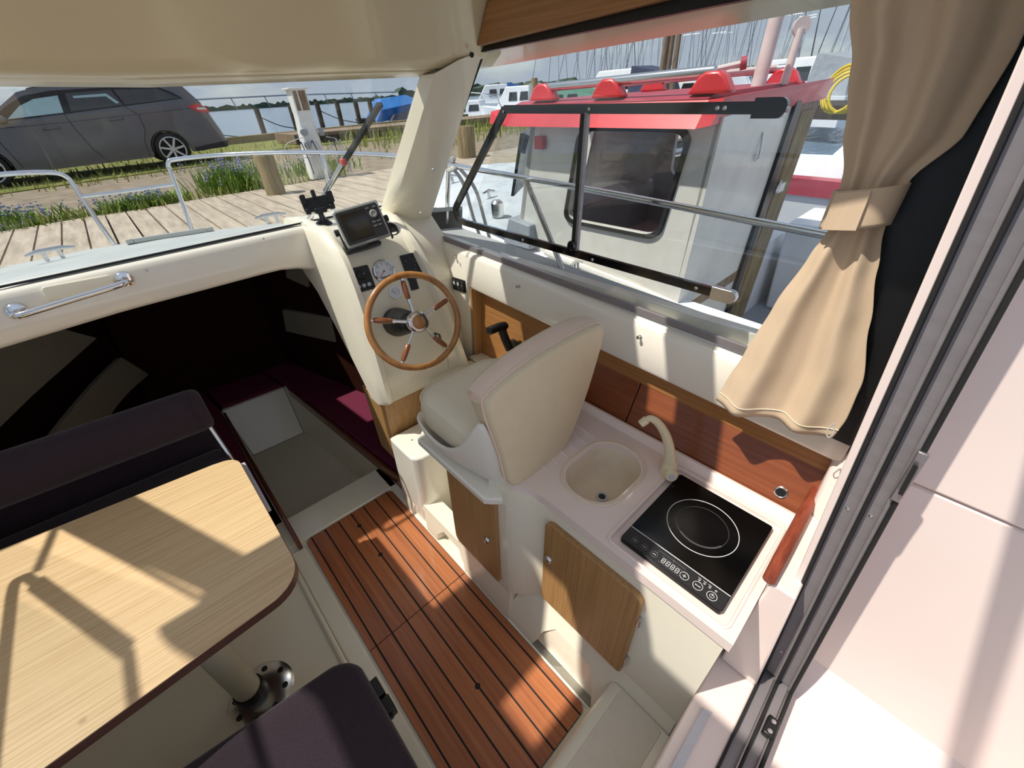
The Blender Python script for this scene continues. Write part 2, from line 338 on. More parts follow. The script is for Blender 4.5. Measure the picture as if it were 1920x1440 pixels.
put('well_side', wall4((.043, 1.90, .03), (.030, 3.28, .05), B[3], B[0], Vector((-.02, 0, 0))), 'gelcoat', parent=t)
put('well_side', wall4((.620, 1.90, .05), (.478, 3.28, .06), B[2], B[1], Vector((.02, 0, 0))), 'gelcoat', parent=t)
put('footwell_rail', G().hexa([(.028, 1.69, .005), (.050, 1.69, .005), (.044, 3.16, .02), (.024, 3.16, .02), (.030, 1.69, .085), (.050, 1.69, .085), (.044, 3.16, .10), (.026, 3.16, .10)]),
    'rail_wood', bevel=.006, label='long mahogany edge rail between the footwell and the dinette', cat='rail')
put('footwell_rail', G().hexa([(.636, 1.66, .02), (.658, 1.66, .02), (.500, 3.16, .03), (.480, 3.16, .03), (.636, 1.66, .10), (.658, 1.66, .10), (.500, 3.16, .10), (.482, 3.16, .10)]),
    'rail_wood', bevel=.006, label='slanting mahogany edge rail between the footwell and the helm side berth', cat='rail')

# fore cabin: dark berths, lining, pale shelf edges
put('berth_cushion', G().prism([(.668, 1.72), (1.16, 1.72), (1.00, 2.4), (.66, 3.64), (.43, 3.64), (.49, 3.30)], 'z', .0, .085), 'fabric_maroon', bevel=.02, seg=3, label='dark maroon berth cushion below the helm console, with a sunlit pink patch', cat='cushion')
put('berth_cushion', G().prism([(.02, 2.16), (.02, 3.30), (-.02, 3.64), (-.30, 3.64), (-.90, 2.3), (-.90, 2.16)], 'z', .0, .08), 'fabric_maroon', bevel=.02, seg=3, label='dark berth cushion behind the dinette bolster', cat='cushion')
put('berth_cushion', G().prism([(.04, 3.30), (.47, 3.30), (.42, 3.64), (0.0, 3.64)], 'z', .0, .075), 'fabric_maroon', bevel=.015, seg=3, label='dark cushion at the bow end of the footwell', cat='cushion')
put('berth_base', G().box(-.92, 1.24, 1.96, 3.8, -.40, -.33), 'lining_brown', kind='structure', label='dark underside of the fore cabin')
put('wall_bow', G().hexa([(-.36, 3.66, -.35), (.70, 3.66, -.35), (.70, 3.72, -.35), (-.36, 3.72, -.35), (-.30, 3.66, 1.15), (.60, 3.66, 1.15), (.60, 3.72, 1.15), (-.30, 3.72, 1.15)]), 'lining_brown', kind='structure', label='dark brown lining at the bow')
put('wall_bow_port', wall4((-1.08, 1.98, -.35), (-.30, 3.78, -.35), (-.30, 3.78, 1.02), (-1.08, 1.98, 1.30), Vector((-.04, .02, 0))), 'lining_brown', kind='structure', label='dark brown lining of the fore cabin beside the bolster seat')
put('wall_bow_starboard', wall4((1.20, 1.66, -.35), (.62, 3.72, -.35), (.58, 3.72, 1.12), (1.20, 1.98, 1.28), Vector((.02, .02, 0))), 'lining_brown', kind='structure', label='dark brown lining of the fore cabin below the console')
def strip(pts, off):
    gg = G(); P = [Vector(p) for p in pts]; return gg.loft([P, [p + Vector(off) for p in P]])
sc_ = lambda P: [(p[0] * .86 + (-.06), p[1] * .90 + .12, p[2]) for p in P]
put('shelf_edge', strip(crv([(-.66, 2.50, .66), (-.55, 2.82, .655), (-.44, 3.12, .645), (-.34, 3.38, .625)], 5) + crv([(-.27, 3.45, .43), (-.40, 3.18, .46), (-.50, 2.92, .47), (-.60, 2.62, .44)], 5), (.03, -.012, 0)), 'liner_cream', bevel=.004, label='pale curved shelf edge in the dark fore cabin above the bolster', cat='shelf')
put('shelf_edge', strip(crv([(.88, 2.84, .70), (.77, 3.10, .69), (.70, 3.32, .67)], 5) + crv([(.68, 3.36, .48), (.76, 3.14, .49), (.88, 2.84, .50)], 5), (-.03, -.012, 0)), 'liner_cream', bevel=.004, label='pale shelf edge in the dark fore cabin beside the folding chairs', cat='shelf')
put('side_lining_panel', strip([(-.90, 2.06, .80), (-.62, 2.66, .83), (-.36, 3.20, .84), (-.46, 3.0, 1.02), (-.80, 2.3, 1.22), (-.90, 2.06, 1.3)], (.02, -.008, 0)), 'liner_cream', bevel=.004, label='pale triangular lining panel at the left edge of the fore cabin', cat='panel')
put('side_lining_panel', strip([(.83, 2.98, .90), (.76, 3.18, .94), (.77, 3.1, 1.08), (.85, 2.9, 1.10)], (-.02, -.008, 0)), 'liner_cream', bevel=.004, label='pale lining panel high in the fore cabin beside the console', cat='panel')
# folded chairs stowed behind the console
t = thing('folding_chair', 'folded black tubular chair stowed in the fore cabin beside the console', 'chair', (.78, 2.2, .09))
for dx in (0, .035, .07):
    pts = [(.62 + dx, 2.02 + dx, 1.16), (.66 + dx, 2.02 + dx, .95), (.72 + dx, 2.03 + dx, .72), (.78 + dx, 2.05 + dx, .60), (.86 + dx, 2.10 + dx, .56), (.98 + dx, 2.16 + dx, .58)]
    put('frame_tube', G().tube(crv(pts, 5), .009, 8), 'black_gloss', parent=t)
put('seat_sling', strip([(.66, 2.06, .98), (.74, 2.08, .70), (.88, 2.14, .62), (.90, 2.14, .95)], (.01, .01, 0)), 'rubber', parent=t)
put('cross_bar', G().tube([(.64, 2.05, .97), (.80, 2.10, .78)], .008, 8), 'steel', parent=t)

# companionway beam (front bulkhead above the dark opening) with the chrome hand rail
def beam_z(x): return .047 * (x - .5)
rows = []
prof = [(2.16, 1.30), (2.055, 1.325), (2.005, 1.335), (1.990, 1.352), (1.992, 1.40), (1.996, 1.455), (2.002, 1.478), (2.018, 1.490), (2.10, 1.492), (2.16, 1.47)]
for i in range(25):
    x = -1.12 + i * (1.72 / 24)
    arch = -.04 * max(0, (-.1 - x)) - .05 * max(0, (x - .42) / .2) ** 2
    rows.append([(x, y, z + beam_z(x) + (arch if z < 1.40 else 0)) for y, z in prof])
wf = put('wall_front', G().loft(rows), 'gelcoat_white', kind='structure', smooth=50, label='white beam over the dark fore cabin opening')
put('grip_recess', G().prism(rr2(-.265, -.085, 1.395, 1.445, .012), 'y', 1.986, 1.995), 'gelcoat', parent=wf, bevel=.004)
for (x, z) in ((-.40, 1.372), (.015, 1.436), (.43, 1.474)):
    put('screw_cap', G().lathe([(.0045, 0), (.0045, .003), (.002, .004)], (x, 1.996, z), (0, -1, 0), 12), 'steel', parent=wf)
t = thing('hand_rail', 'short polished chrome hand rail on the white beam', 'hand rail', (-.2, 1.95, 1.36))
P = [(-.345, 1.998, 1.385), (-.343, 1.955, 1.384), (-.325, 1.936, 1.387), (-.20, 1.934, 1.403), (-.075, 1.936, 1.418), (-.057, 1.955, 1.421), (-.055, 1.998, 1.421)]
put('bar', G().tube(crv(P, 6), .0105, 14), 'chrome', parent=t)
for x, z in ((-.345, 1.385), (-.055, 1.421)):
    put('flange', G().lathe([(.001, .012), (.014, .011), (.024, .008), (.0275, .003), (.0275, -.004)], (x, 1.990, z), (0, -1, 0), 24), 'chrome', parent=t)

# starboard side: white coaming, wood lining below, window above
def co(y): return .045 * (y - 1.0)                   # the side falls a little towards the stern
rows = []
for y in (-.04, .3, .7, 1.1, 1.56, 1.62):
    d = co(y); rows.append([(1.30, y, 1.125 + d), (1.225, y, 1.125 + d), (1.205, y, 1.130 + d), (1.198, y, 1.145 + d), (1.202, y, 1.285 + d), (1.210, y, 1.302 + d), (1.226, y, 1.312 + d), (1.262, y, 1.318 + d), (1.30, y, 1.318 + d)])
ws = put('wall_starboard', G().loft(rows), 'gelcoat_white', kind='structure', smooth=50, label='white coaming below the side window')
rows = []
for y, lo in ((1.60, 1.125), (1.64, .60), (2.12, .60)):
    d = co(y); zl = lo + (d if lo > 1 else 0)
    rows.append([(1.30, y, zl), (1.225, y, zl), (1.200, y, zl), (1.198, y, max(zl, 1.10)), (1.202, y, 1.285 + d), (1.210, y, 1.302 + d), (1.226, y, 1.312 + d), (1.262, y, 1.318 + d), (1.30, y, 1.318 + d)])
put('coaming_forward', G().loft(rows), 'gelcoat_white', parent=ws, smooth=50)
for y, z in ((.617, 1.238), (1.235, 1.262), (1.70, 1.30)):
    st = put('stud', G().lathe([(.007, -.002), (.007, .003), (.004, .004), (.004, .012), (.0065, .013), (.0065, .017), (.003, .018)], (1.201, y, z), (-1, 0, .1), 12), 'steel', parent=ws)
put('hull_side', G().box(1.29, 1.34, -.06, 2.12, -.1, 1.33), 'gelcoat_white', parent=ws)
# wood lining
lin = thing('wood_lining', 'brown wood lining of the galley side below the white coaming', 'panelling', (1.25, .8, .8))
put('upper_strip', G().hexa([(1.245, -.03, 1.005), (1.262, -.03, 1.005), (1.262, 1.05, 1.035), (1.245, 1.05, 1.035), (1.245, -.03, 1.13), (1.262, -.03, 1.13), (1.262, 1.05, 1.16), (1.245, 1.05, 1.16)]), 'oak_panel', parent=lin, bevel=.003)
put('back_panel', G().hexa([(1.165, -.03, .83), (1.18, -.03, .83), (1.18, .60, .83), (1.165, .60, .83), (1.250, -.03, 1.02), (1.265, -.03, 1.02), (1.265, .60, 1.03), (1.250, .60, 1.03)]), 'mahogany', parent=lin, bevel=.002)
put('back_panel', G().hexa([(1.163, .604, .83), (1.178, .604, .83), (1.185, .995, .76), (1.170, .995, .76), (1.248, .604, 1.03), (1.263, .604, 1.03), (1.263, .995, 1.04), (1.248, .995, 1.04)]), 'mahogany', parent=lin, bevel=.002)
put('grommet', G().ring((1.196, .045, .90), (-1, 0, .42), .016, .004, 20, 6), 'steel', parent=lin)
put('grommet_hole', G().lathe([(.001, .0), (.015, .0), (.015, .003), (.001, .003)], (1.196, .045, .90), (-1, 0, .42), 20), 'black', parent=lin)
# throttle recess
put('recess_back', G().hexa([(1.238, 1.00, .76), (1.255, 1.00, .76), (1.255, 1.60, .76), (1.238, 1.60, .76), (1.262, 1.00, 1.16), (1.279, 1.00, 1.16), (1.279, 1.60, 1.17), (1.262, 1.60, 1.17)]), 'oak_panel', parent=lin, bevel=.002)
put('recess_end', G().hexa([(1.196, 1.585, .66), (1.27, 1.585, .66), (1.27, 1.60, .66), (1.196, 1.60, .66), (1.196, 1.585, 1.155), (1.27, 1.585, 1.155), (1.27, 1.60, 1.16), (1.196, 1.60, 1.16)]), 'oak_door', parent=lin, bevel=.002)
put('speaker_hole', G().lathe([(.001, 0), (.030, 0), (.033, .004), (.033, .006), (.028, .006), (.024, .002), (.001, .002)], (1.247, 1.06, 1.055), (-1, 0, .05), 24), 'black', parent=lin)
put('recess_sill', G().box(1.16, 1.27, .98, 1.60, .735, .765), 'gelcoat', parent=lin, bevel=.005)

# ceiling: sloped front header, flat roof with unseen openings added for the sun, wood trim over the side window
def cz(x): return .06 * (max(x, -.1) - .4)
def cpanel(gg, x0, x1, pts, th):
    gg.loft([[(x, y, z + cz(x)) for (y, z) in pts] + [(x, y, z + cz(x) + th) for (y, z) in reversed(pts)] for x in (x0, (x0 + x1) / 2, x1)])
SUN_OPENINGS = [(-.25, .82, .02, .68), (.50, .82, .84, .97), (-.85, -.25, 1.0, 1.19)]  # added roof openings out of view, shaped to throw the sun patches below
g = G()
cpanel(g, XP - .12, 1.30, [(1.52, 1.995), (1.485, 2.0), (1.44, 2.03), (1.335, 2.155), (1.30, 2.168), (1.20, 2.172)], .05)
edges = sorted({1.202, -.02} | {v for h in SUN_OPENINGS for v in h[2:]}, reverse=True)
for y1_, y0_ in zip(edges, edges[1:]):
    holes = sorted(h for h in SUN_OPENINGS if h[2] <= y0_ + 1e-6 and h[3] >= y1_ - 1e-6); zz_ = [(y1_, 2.172 + (1.2 - y1_) * .015), (y0_, 2.172 + (1.2 - y0_) * .015)]; xa = XP - .12
    for h in holes: cpanel(g, xa, h[0], zz_, .04); xa = h[1]
    cpanel(g, xa, 1.30, zz_, .04)
put('ceiling', g, 'gelcoat_ceiling', kind='structure', smooth=40, label='cream moulded ceiling with unseen openings added to let sun in')
for (HX0, HX1, HY0, HY1), lab in zip(SUN_OPENINGS, ('frame of a large unseen roof opening added to let sun onto the galley', 'frame of a small unseen roof opening added for sun above the helm chair', 'frame of an unseen roof opening added for sun above the dinette table')):
    t = thing('added_roof_opening', lab, 'hatch', ((HX0 + HX1) / 2, (HY0 + HY1) / 2, 2.17))
    for (a, b, c, d) in ((HX0 - .02, HX0, HY0 - .02, HY1 + .02), (HX1, HX1 + .02, HY0 - .02, HY1 + .02), (HX0, HX1, HY0 - .02, HY0), (HX0, HX1, HY1, HY1 + .02)):
        z0 = 2.213 + cz((a + b) / 2); put('frame_bar', G().box(a, b, c, d, z0, z0 + .025), 'gelcoat_white', parent=t, bevel=.004)
# windscreen header lip and wood header over the window
g = G().loft([[(x, 1.52, 1.992 + cz(x)), (x, 1.56, 1.978 + cz(x)), (x, 1.60, 1.990 + cz(x)), (x, 1.60, 2.03 + cz(x)), (x, 1.52, 2.04 + cz(x))] for x in (XP, .2, 1.16)])
put('trim_1', g, 'gelcoat_ceiling', kind='structure', label='pale lip over the windscreen')
g = G().hexa([(1.170, -.02, 2.150), (1.20, -.02, 2.150), (1.20, 1.42, 2.100), (1.170, 1.42, 2.100), (1.14, -.02, 2.235), (1.22, -.02, 2.235), (1.22, 1.315, 2.215), (1.14, 1.315, 2.200)])
tr = put('trim_2', g, 'oak_panel', kind='structure', bevel=.004, label='brown wood header above the side window')
for y in (1.28, .55): put('screw_cap', G().lathe([(.005, 0), (.005, .002), (.002, .003)], (1.158, y, 2.155), (-1, 0, -.2), 12), 'steel', parent=tr)

# A pillars
def pillar(x0, x1, name, label):
    g = G(); s = 1 if x1 > x0 else -1
    bot = [(x0, 2.07, 1.46), (x0 + s * .01, 1.965, 1.46), (x0 + s * .10, 1.93, 1.42), (x1 - s * .012, 1.99, 1.355), (x1, 2.06, 1.345), (x1, 2.12, 1.35)]
    top = [(x0 + s * .02, 1.56, 2.02), (x0 + s * .03, 1.485, 2.02), (x0 + s * .11, 1.44, 2.06), (x1 - s * .012, 1.435, 2.09), (x1, 1.46, 2.10), (x1, 1.56, 2.10)]
    rows = [[tuple(Vector(a).lerp(Vector(b), t)) for a, b in zip(bot, top)] for t in (0, .25, .5, .75, 1)]
    return put(name, g.loft(rows), 'gelcoat', kind='structure', smooth=60, label=label)
p1 = pillar(.995, 1.225, 'trim_3', 'cream windscreen pillar beside the helm')
for y, z in ((1.845, 1.60), (1.70, 1.79)): put('screw_cap', G().lathe([(.005, 0), (.005, .004), (.002, .005)], (1.06, y - .09, z - .08), (-.1, -.85, -.5), 12), 'steel', parent=p1)
put('cap_nut', G().lathe([(.008, 0), (.008, .006), (.003, .009)], (1.15, 1.425, 2.075), (-.3, -.9, -.2), 12), 'black', parent=p1)
pillar(-.80, XP - .005, 'trim_4', 'cream windscreen pillar on the dinette side')
# starboard window (window_1) with its black framed sliding pane, and the dinette side window (window_3) built the same way
def rail_bar(gg, pts, w, t):    # flat bar: w in the window plane, t through it (x)
    P = [Vector(p) for p in pts]; rings = []
    for i, p in enumerate(P):
        d = (P[min(i + 1, len(P) - 1)] - P[max(i - 1, 0)]).normalized(); nrm = Vector((1, 0, 0)).cross(d).normalized()
        rings.append([p + nrm * w / 2 - Vector((t / 2, 0, 0)), p + nrm * w / 2 + Vector((t / 2, 0, 0)), p - nrm * w / 2 + Vector((t / 2, 0, 0)), p - nrm * w / 2 - Vector((t / 2, 0, 0))])
    return gg.loft(rings)
def side_window(name, X, s, label, bar=.026, dz=0.0, sl=0.0):
    m = lambda P: [(X + s * p[0], p[1], p[2]) for p in P]
    mf = lambda P: [(X + s * p[0], p[1] - dz * .3, p[2] + dz) for p in P]
    w = thing(name, label, None, (X, .9, 1.34), kind='structure')
    # main pane and its gaskets
    pane = [(.034, -.02, 1.275 + sl), (.034, 2.06, 1.36 + sl), (.034, 1.455, 2.11), (.034, -.02, 2.14)]
    put('pane', wall4(*m(pane), Vector((.005, 0, 0))), 'glass', parent=w, smooth=0)
    put('lower_gasket', rail_bar(G(), m([(.030, -.03, 1.292 + sl), (.030, 2.05, 1.366 + sl)]), .022, .014), 'alu_grey', parent=w)
    put('front_gasket', rail_bar(G(), m([(.022, 2.055, 1.36), (.022, 1.45, 2.085)]), .012, .012), 'rubber', parent=w)
    put('upper_gasket', rail_bar(G(), m([(.012, 1.46, 2.100), (.012, -.02, 2.128)]), .030, .02), 'black', parent=w)
    # sliding pane frame
    fx = .016
    corner = crv([(fx, 1.62, 1.472), (fx, 1.672, 1.482), (fx, 1.690, 1.520), (fx, 1.655, 1.565)], 4)
    put('frame_bar', rail_bar(G(), mf([(fx, 1.325, 1.914), (fx, .43, 1.905)]), .026, .016), 'black_gloss', parent=w)
    put('frame_bar', rail_bar(G(), mf([(fx, 1.325, 1.914), (fx, 1.655, 1.565)]), bar, .016), 'black_gloss', parent=w)
    put('frame_corner', rail_bar(G(), [(q.x * s + X, q.y - dz * .3, q.z + dz) for q in corner], .026, .016), 'black_gloss', parent=w)
    put('frame_bar', rail_bar(G(), mf([(fx, 1.62, 1.472), (fx, .41, 1.453)]), .026, .016), 'black_gloss', parent=w)
    put('end_cap', G().prism(rr2(.372, .445, 1.884, 1.925, (.018, .001, .001, .018)), 'x', X + s * (fx - .012), X + s * (fx + .010)), 'black_gloss', parent=w, bevel=.004)
    put('end_cap', G().prism(rr2(.352, .425, 1.434, 1.472, (.018, .001, .001, .018)), 'x', X + s * (fx - .012), X + s * (fx + .010)), 'steel', parent=w, bevel=.004)
    put('sliding_pane', wall4(*mf([(.026, .96, 1.47), (.026, 1.62, 1.485), (.026, 1.32, 1.90), (.026, .96, 1.90)]), Vector((.004, 0, 0))), 'glass', parent=w, smooth=0)
    d = put('divider', rail_bar(G(), mf([(fx + .004, .957, 1.465), (fx + .004, .957, 1.905)]), .018, .018), 'black', parent=w)
    put('divider_strip', rail_bar(G(), mf([(fx - .002, .940, 1.475), (fx - .002, .940, 1.90)]), .010, .016), 'aluminium', parent=d)
    put('latch_knob', G().lathe([(.001, .016), (.014, .015), (.018, .010), (.018, 0), (.016, -.002)], (X + s * .006, .955, 1.492), (-s, 0, 0), 20), 'black_gloss', parent=w)
    for y, z in ((1.325, 1.908), (.93, 1.910), (.53, 1.906), (.512, 1.906), (1.22, 1.464), (.86, 1.458), (.47, 1.454), (.40, 1.453), (.40, 1.905)):
        put('rivet', G().lathe([(.0055, 0), (.0055, .002), (.003, .0035)], (X + s * (fx - .008), y, z), (-s, 0, 0), 10), 'steel', parent=w)
    return w
side_window('window_1', 1.20, 1, 'side window over the galley with a black framed sliding pane')
side_window('window_3', XP, -1, 'side window over the dinette with a black framed sliding pane', .06, -.26, -.30)
# windscreen (window_2)
w2 = thing('window_2', 'raked windscreen in front of the helm', None, (.1, 2.03, 1.5), kind='structure')
put('pane', wall4((XP + .1, 2.045, 1.452 + .0), (1.10, 2.045, 1.50), (1.10, 1.545, 2.03), (XP + .1, 1.545, 1.91), Vector((0, .006, .004))), 'glass', parent=w2, smooth=0)
put('lower_gasket', G().hexa([(-1.0, 2.022, 1.425), (1.10, 2.022, 1.524), (1.10, 2.034, 1.524), (-1.0, 2.034, 1.425), (-1.0, 2.022, 1.431), (1.10, 2.022, 1.530), (1.10, 2.034, 1.530), (-1.0, 2.034, 1.431)]), 'rubber', parent=w2)
# dinette side wall below the window, roof edge above
put('wall_port', G().box(XP - .06, XP, -.04, 2.12, -.05, .985), 'gelcoat', kind='structure', bevel=.01, label='cream cabin side below the dinette window')
put('roof_edge', G().box(XP - .08, XP - .0, -.04, 1.46, 2.12, 2.16), 'gelcoat', kind='structure', label='cream roof edge over the dinette window')

# aft side: galley end ledge, sliding door frame (door_1), cockpit
def jy(z): return -.137 + .1035 * (z - .5)          # the door frame leans forward with height
dr = thing('door_1', 'aluminium sliding door frame with black seals at the aft end', None, (.9, -.17, .5), kind='structure')
def jamb(name, y0, y1, x0, x1, m, z0=.5, z1=2.16, bev=.002):
    g = G().hexa([(x0, jy(z0) - y1, z0), (x1, jy(z0) - y1, z0), (x1, jy(z0) - y0, z0), (x0, jy(z0) - y0, z0), (x0, jy(z1) - y1, z1), (x1, jy(z1) - y1, z1), (x1, jy(z1) - y0, z1), (x0, jy(z1) - y0, z1)])
    return put(name, g, m, parent=dr, bevel=bev)
jamb('edge_trim', -.018, -.004, .888, .96, 'gelcoat_pink')
jamb('seal', -.004, .003, .886, .93, 'rubber')
jamb('channel', .003, .036, .902, .93, 'alu_grey')
jamb('channel_lip', .028, .036, .890, .905, 'alu_grey')
jamb('seal', .036, .042, .886, .93, 'rubber')
jamb('channel', .042, .072, .902, .93, 'alu_grey')
jamb('channel_lip', .064, .072, .890, .905, 'alu_grey')
jamb('seal', .072, .080, .884, .93, 'rubber')
for z, y in ((1.19, .016), (1.20, .054), (.62, .018)):
    put('screw', G().lathe([(.004, 0), (.004, .002), (.002, .003)], (.903, jy(z) - y, z), (-1, 0, 0), 10), 'steel', parent=dr)
kp = put('lock_keeper', G().prism([(jy(1.33) - .086, 1.275), (jy(1.33) - .070, 1.275), (jy(1.39) - .068, 1.395), (jy(1.39) - .084, 1.395)], 'x', .878, .886), 'aluminium', parent=dr, bevel=.002)
put('keeper_slot', G().prism([(jy(1.33) - .081, 1.30), (jy(1.33) - .074, 1.30), (jy(1.39) - .073, 1.37), (jy(1.39) - .080, 1.37)], 'x', .870, .873), 'black', parent=kp)
# sill tracks
for nm, a, b, m, z0, z1 in (('sill_track', .003, .036, 'alu_grey', .47, .488), ('sill_track', .042, .072, 'alu_grey', .47, .488), ('sill_seal', -.004, .003, 'rubber', .47, .502), ('sill_seal', .036, .042, 'rubber', .47, .502), ('sill_seal', .072, .080, 'rubber', .47, .504), ('sill_lip', .030, .036, 'aluminium', .47, .498), ('sill_lip', .066, .072, 'aluminium', .47, .498)):
    put(nm, G().box(-.8, .93, -.137 - b, -.137 - a, z0, z1), m, parent=dr, bevel=.0015)
st = put('door_stop', G().box(.735, .790, -.215, -.186, .488, .512), 'black', parent=dr, bevel=.004)
for x in (.748, .777): put('screw', G().lathe([(.006, 0), (.006, .001), (.003, .0015)], (x, -.200, .512), (0, 0, 1), 12), 'steel', parent=st)
# sill block, step, aft bulkhead stub
sb = put('wall_aft', G().box(-.9, .93, -.137, -.022, .05, .497), 'gelcoat_pink', kind='structure', bevel=.008, seg=3, label='cream sill block below the sliding door')
put('sill_strip', G().hexa([(.30, -.078, .496), (.30, -.052, .496), (.672, -.052, .496), (.680, -.074, .496), (.30, -.078, .505), (.30, -.052, .505), (.672, -.052, .505), (.680, -.074, .505)]), 'plastic_grey', parent=sb, bevel=.001)
stp = put('step', G().prism([(.245, .0), (.225, .012), (.212, .06), (.200, .185), (.185, .200), (.165, .205), (-.022, .205), (-.022, 0)], 'x', -.9, .66), 'gelcoat', smooth=50, label='cream moulded step between the teak floor and the door sill', cat='step')
put('step_tread', G().prism(rr2(-.4, .655, .0, .160, .01), 'z', .200, .2075), 'nonslip', parent=stp, bevel=.002)
put('bulkhead', G().hexa([(.93, -.22, .40), (1.34, -.22, .40), (1.34, jy(.4) + .004, .40), (.93, jy(.4) + .004, .40), (.93, jy(2.16) - .06, 2.16), (1.34, jy(2.16) - .06, 2.16), (1.34, jy(2.16) + .004, 2.16), (.93, jy(2.16) + .004, 2.16)]), 'gelcoat_pink', kind='structure', label='pale bulkhead behind the curtain')
# black blind over the aft end of the window, behind the curtain
put('window_blind', G().hexa([(1.178, -.085, 1.16), (1.196, -.085, 1.16), (1.196, .13, 1.17), (1.178, .13, 1.17), (1.158, .005, 2.10), (1.176, .005, 2.10), (1.176, .175, 2.10), (1.158, .175, 2.10)]), 'black', bevel=.003, label='black blind beside the curtain at the aft end of the window', cat='blind')
put('blind_edge', G().hexa([(.965, jy(1.16) + .006, 1.16), (1.18, jy(1.16) + .006, 1.16), (1.18, jy(1.16) + .016, 1.16), (.965, jy(1.16) + .014, 1.16), (.965, jy(2.12) + .006, 2.12), (1.16, jy(2.12) + .006, 2.12), (1.16, jy(2.12) + .020, 2.12), (.965, jy(2.12) + .016, 2.12)]), 'black', bevel=.003, label='narrow black strip on the bulkhead between the blind and the door frame', cat='blind')
# cockpit beyond the door
ck = thing('cockpit_side', 'sunlit pale cockpit side outside the sliding door', 'cockpit', (1.0, -.8, .3))
put('upper_panel', G().box(1.0, 1.12, -1.9, -.10, 1.250, 2.35), 'gelcoat_pink', parent=ck, bevel=.006)
put('lower_panel', G().box(1.004, 1.12, -1.9, -.13, .42, 1.246), 'gelcoat_pink', parent=ck, bevel=.006)
put('cockpit_sole', G().box(-1.0, 1.2, -1.9, -.215, .34, .44), 'gelcoat_pink', parent=ck, bevel=.01)
put('cove', G().prism([(1.01, .44), (.93, .44), (.95, .455), (.98, .49), (1.01, .56)], 'y', -1.9, -.215), 'gelcoat_pink', parent=ck, smooth=60)
# ================================================================ helm console
PRO = [(2.20, 1.500), (1.92, 1.508), (1.86, 1.503), (1.815, 1.485), (1.76, 1.440), (1.715, 1.400), (1.685, 1.350), (1.655, 1.280), (1.625, 1.180), (1.600, 1.000), (1.585, .860), (1.570, .740), (1.585, .712), (1.68, .705)]
def py(z):
    for (y0, z0), (y1, z1) in zip(PRO[2:], PRO[3:]):
        if z1 <= z <= z0: return y0 + (y1 - y0) * (z0 - z) / (z0 - z1 + 1e-9)
    return 1.6
def xr(z): return 1.0 + max(0, (1.42 - z)) * .20
def yb(z):
    T = [(1.60, 2.30), (1.27, 2.22), (1.21, 2.07), (1.08, 1.95), (.88, 1.80), (.75, 1.70), (.6, 1.68)]
    for (a, b), (c, d) in zip(T, T[1:]):
        if c <= z <= a: return b + (d - b) * (a - z) / (a - c)
    return 2.3
con = thing('helm_console', 'cream moulded helm console carrying the wheel and instruments', 'console', (.85, 1.75, .70))
rows = []
for i, (y, z) in enumerate(PRO):
    rec = .016 if .80 < z < 1.41 else 0.0
    R_ = xr(z); fl_ = .018 if z < 1.46 else .008
    L_ = .598 + .02 * max(0, (z - 1.2))
    rows.append([(L_ - .004, max(yb(z), y + .05), z - (.03 if i < 3 else 0)), (L_ - .002, y + .030, z), (L_ + .010, y + .006, z + .002), (L_ + .026, y - fl_, z + fl_ * .5), (L_ + .048, y - fl_, z + fl_ * .5), (L_ + .062, y + rec, z), (.5 * (L_ + R_), y + rec, z),
                 (R_ - .058, y + rec, z), (R_ - .044, y - fl_, z + fl_ * .5), (R_ - .016, y - fl_, z + fl_ * .5), (R_, y + .012, z), (R_ + .012, y + .09, z), (max(R_ + .02, 1.235), y + .13, z - .02)])
put('body', G().grid(rows), 'gelcoat', parent=con, smooth=48)
put('lower_panel', G().hexa([(.622, 1.63, .30), (1.20, 1.63, .30), (1.20, 1.65, .30), (.622, 1.65, .30), (.604, 1.60, .735), (1.20, 1.60, .735), (1.20, 1.62, .735), (.604, 1.62, .735)]), 'oak_door', parent=con, bevel=.002)
put('lower_side', G().hexa([(.622, 1.63, .30), (.636, 1.63, .30), (.636, 1.80, .30), (.622, 1.80, .30), (.604, 1.60, .735), (.618, 1.60, .735), (.618, 1.80, .735), (.604, 1.80, .735)]), 'oak_door', parent=con, bevel=.002)
DN = Vector((0, -.93, .36))     # the way the dash faces
def on_dash(x, z, out=0.0): return Vector((x, py(z) + .016, z)) + DN * out
# tachometer
M = frame(on_dash(.790, 1.320, .002), DN, (0, .36, .93))
tac = put('tachometer', G().lathe([(.050, -.004), (.052, .004), (.049, .010), (.045, .011), (.044, .006), (.0435, .005)], M.translation, DN, 36, closed=True), 'chrome', parent=con)
put('dial', G().lathe([(.001, .0055), (.0445, .0055), (.0445, .001), (.001, .001)], M.translation, DN, 36), 'gauge_face', parent=tac)
g = G()
for k in range(25):
    a = math.radians(225 - k * 270 / 24); r0 = .034 if k % 4 == 0 else .037
    d = Vector((math.cos(a), math.sin(a), 0)); e = Vector((-d.y, d.x, 0)) * (.0007 if k % 4 else .0011)
    q = [d * r0 - e, d * .041 - e, d * .041 + e, d * r0 + e]
    g.add([M @ (p + Vector((0, 0, .0060))) for p in q], [(0, 1, 2, 3)])
put('dial_ticks', g, 'black', parent=tac, smooth=0)
put('dial_spot', G().lathe([(.001, .0065), (.004, .0065), (.004, .0055), (.001, .0055)], M.translation, DN, 12), 'black', parent=tac)
g = G()
for dx in (-.0165, -.0055, .0055, .0165): g.lathe([(.001, .0066), (.0042, .0066), (.0042, .0055), (.001, .0055)], M @ Vector((dx, -.026, 0)), DN, 12)
put('warning_lamps', g, 'panel_dark', parent=tac)
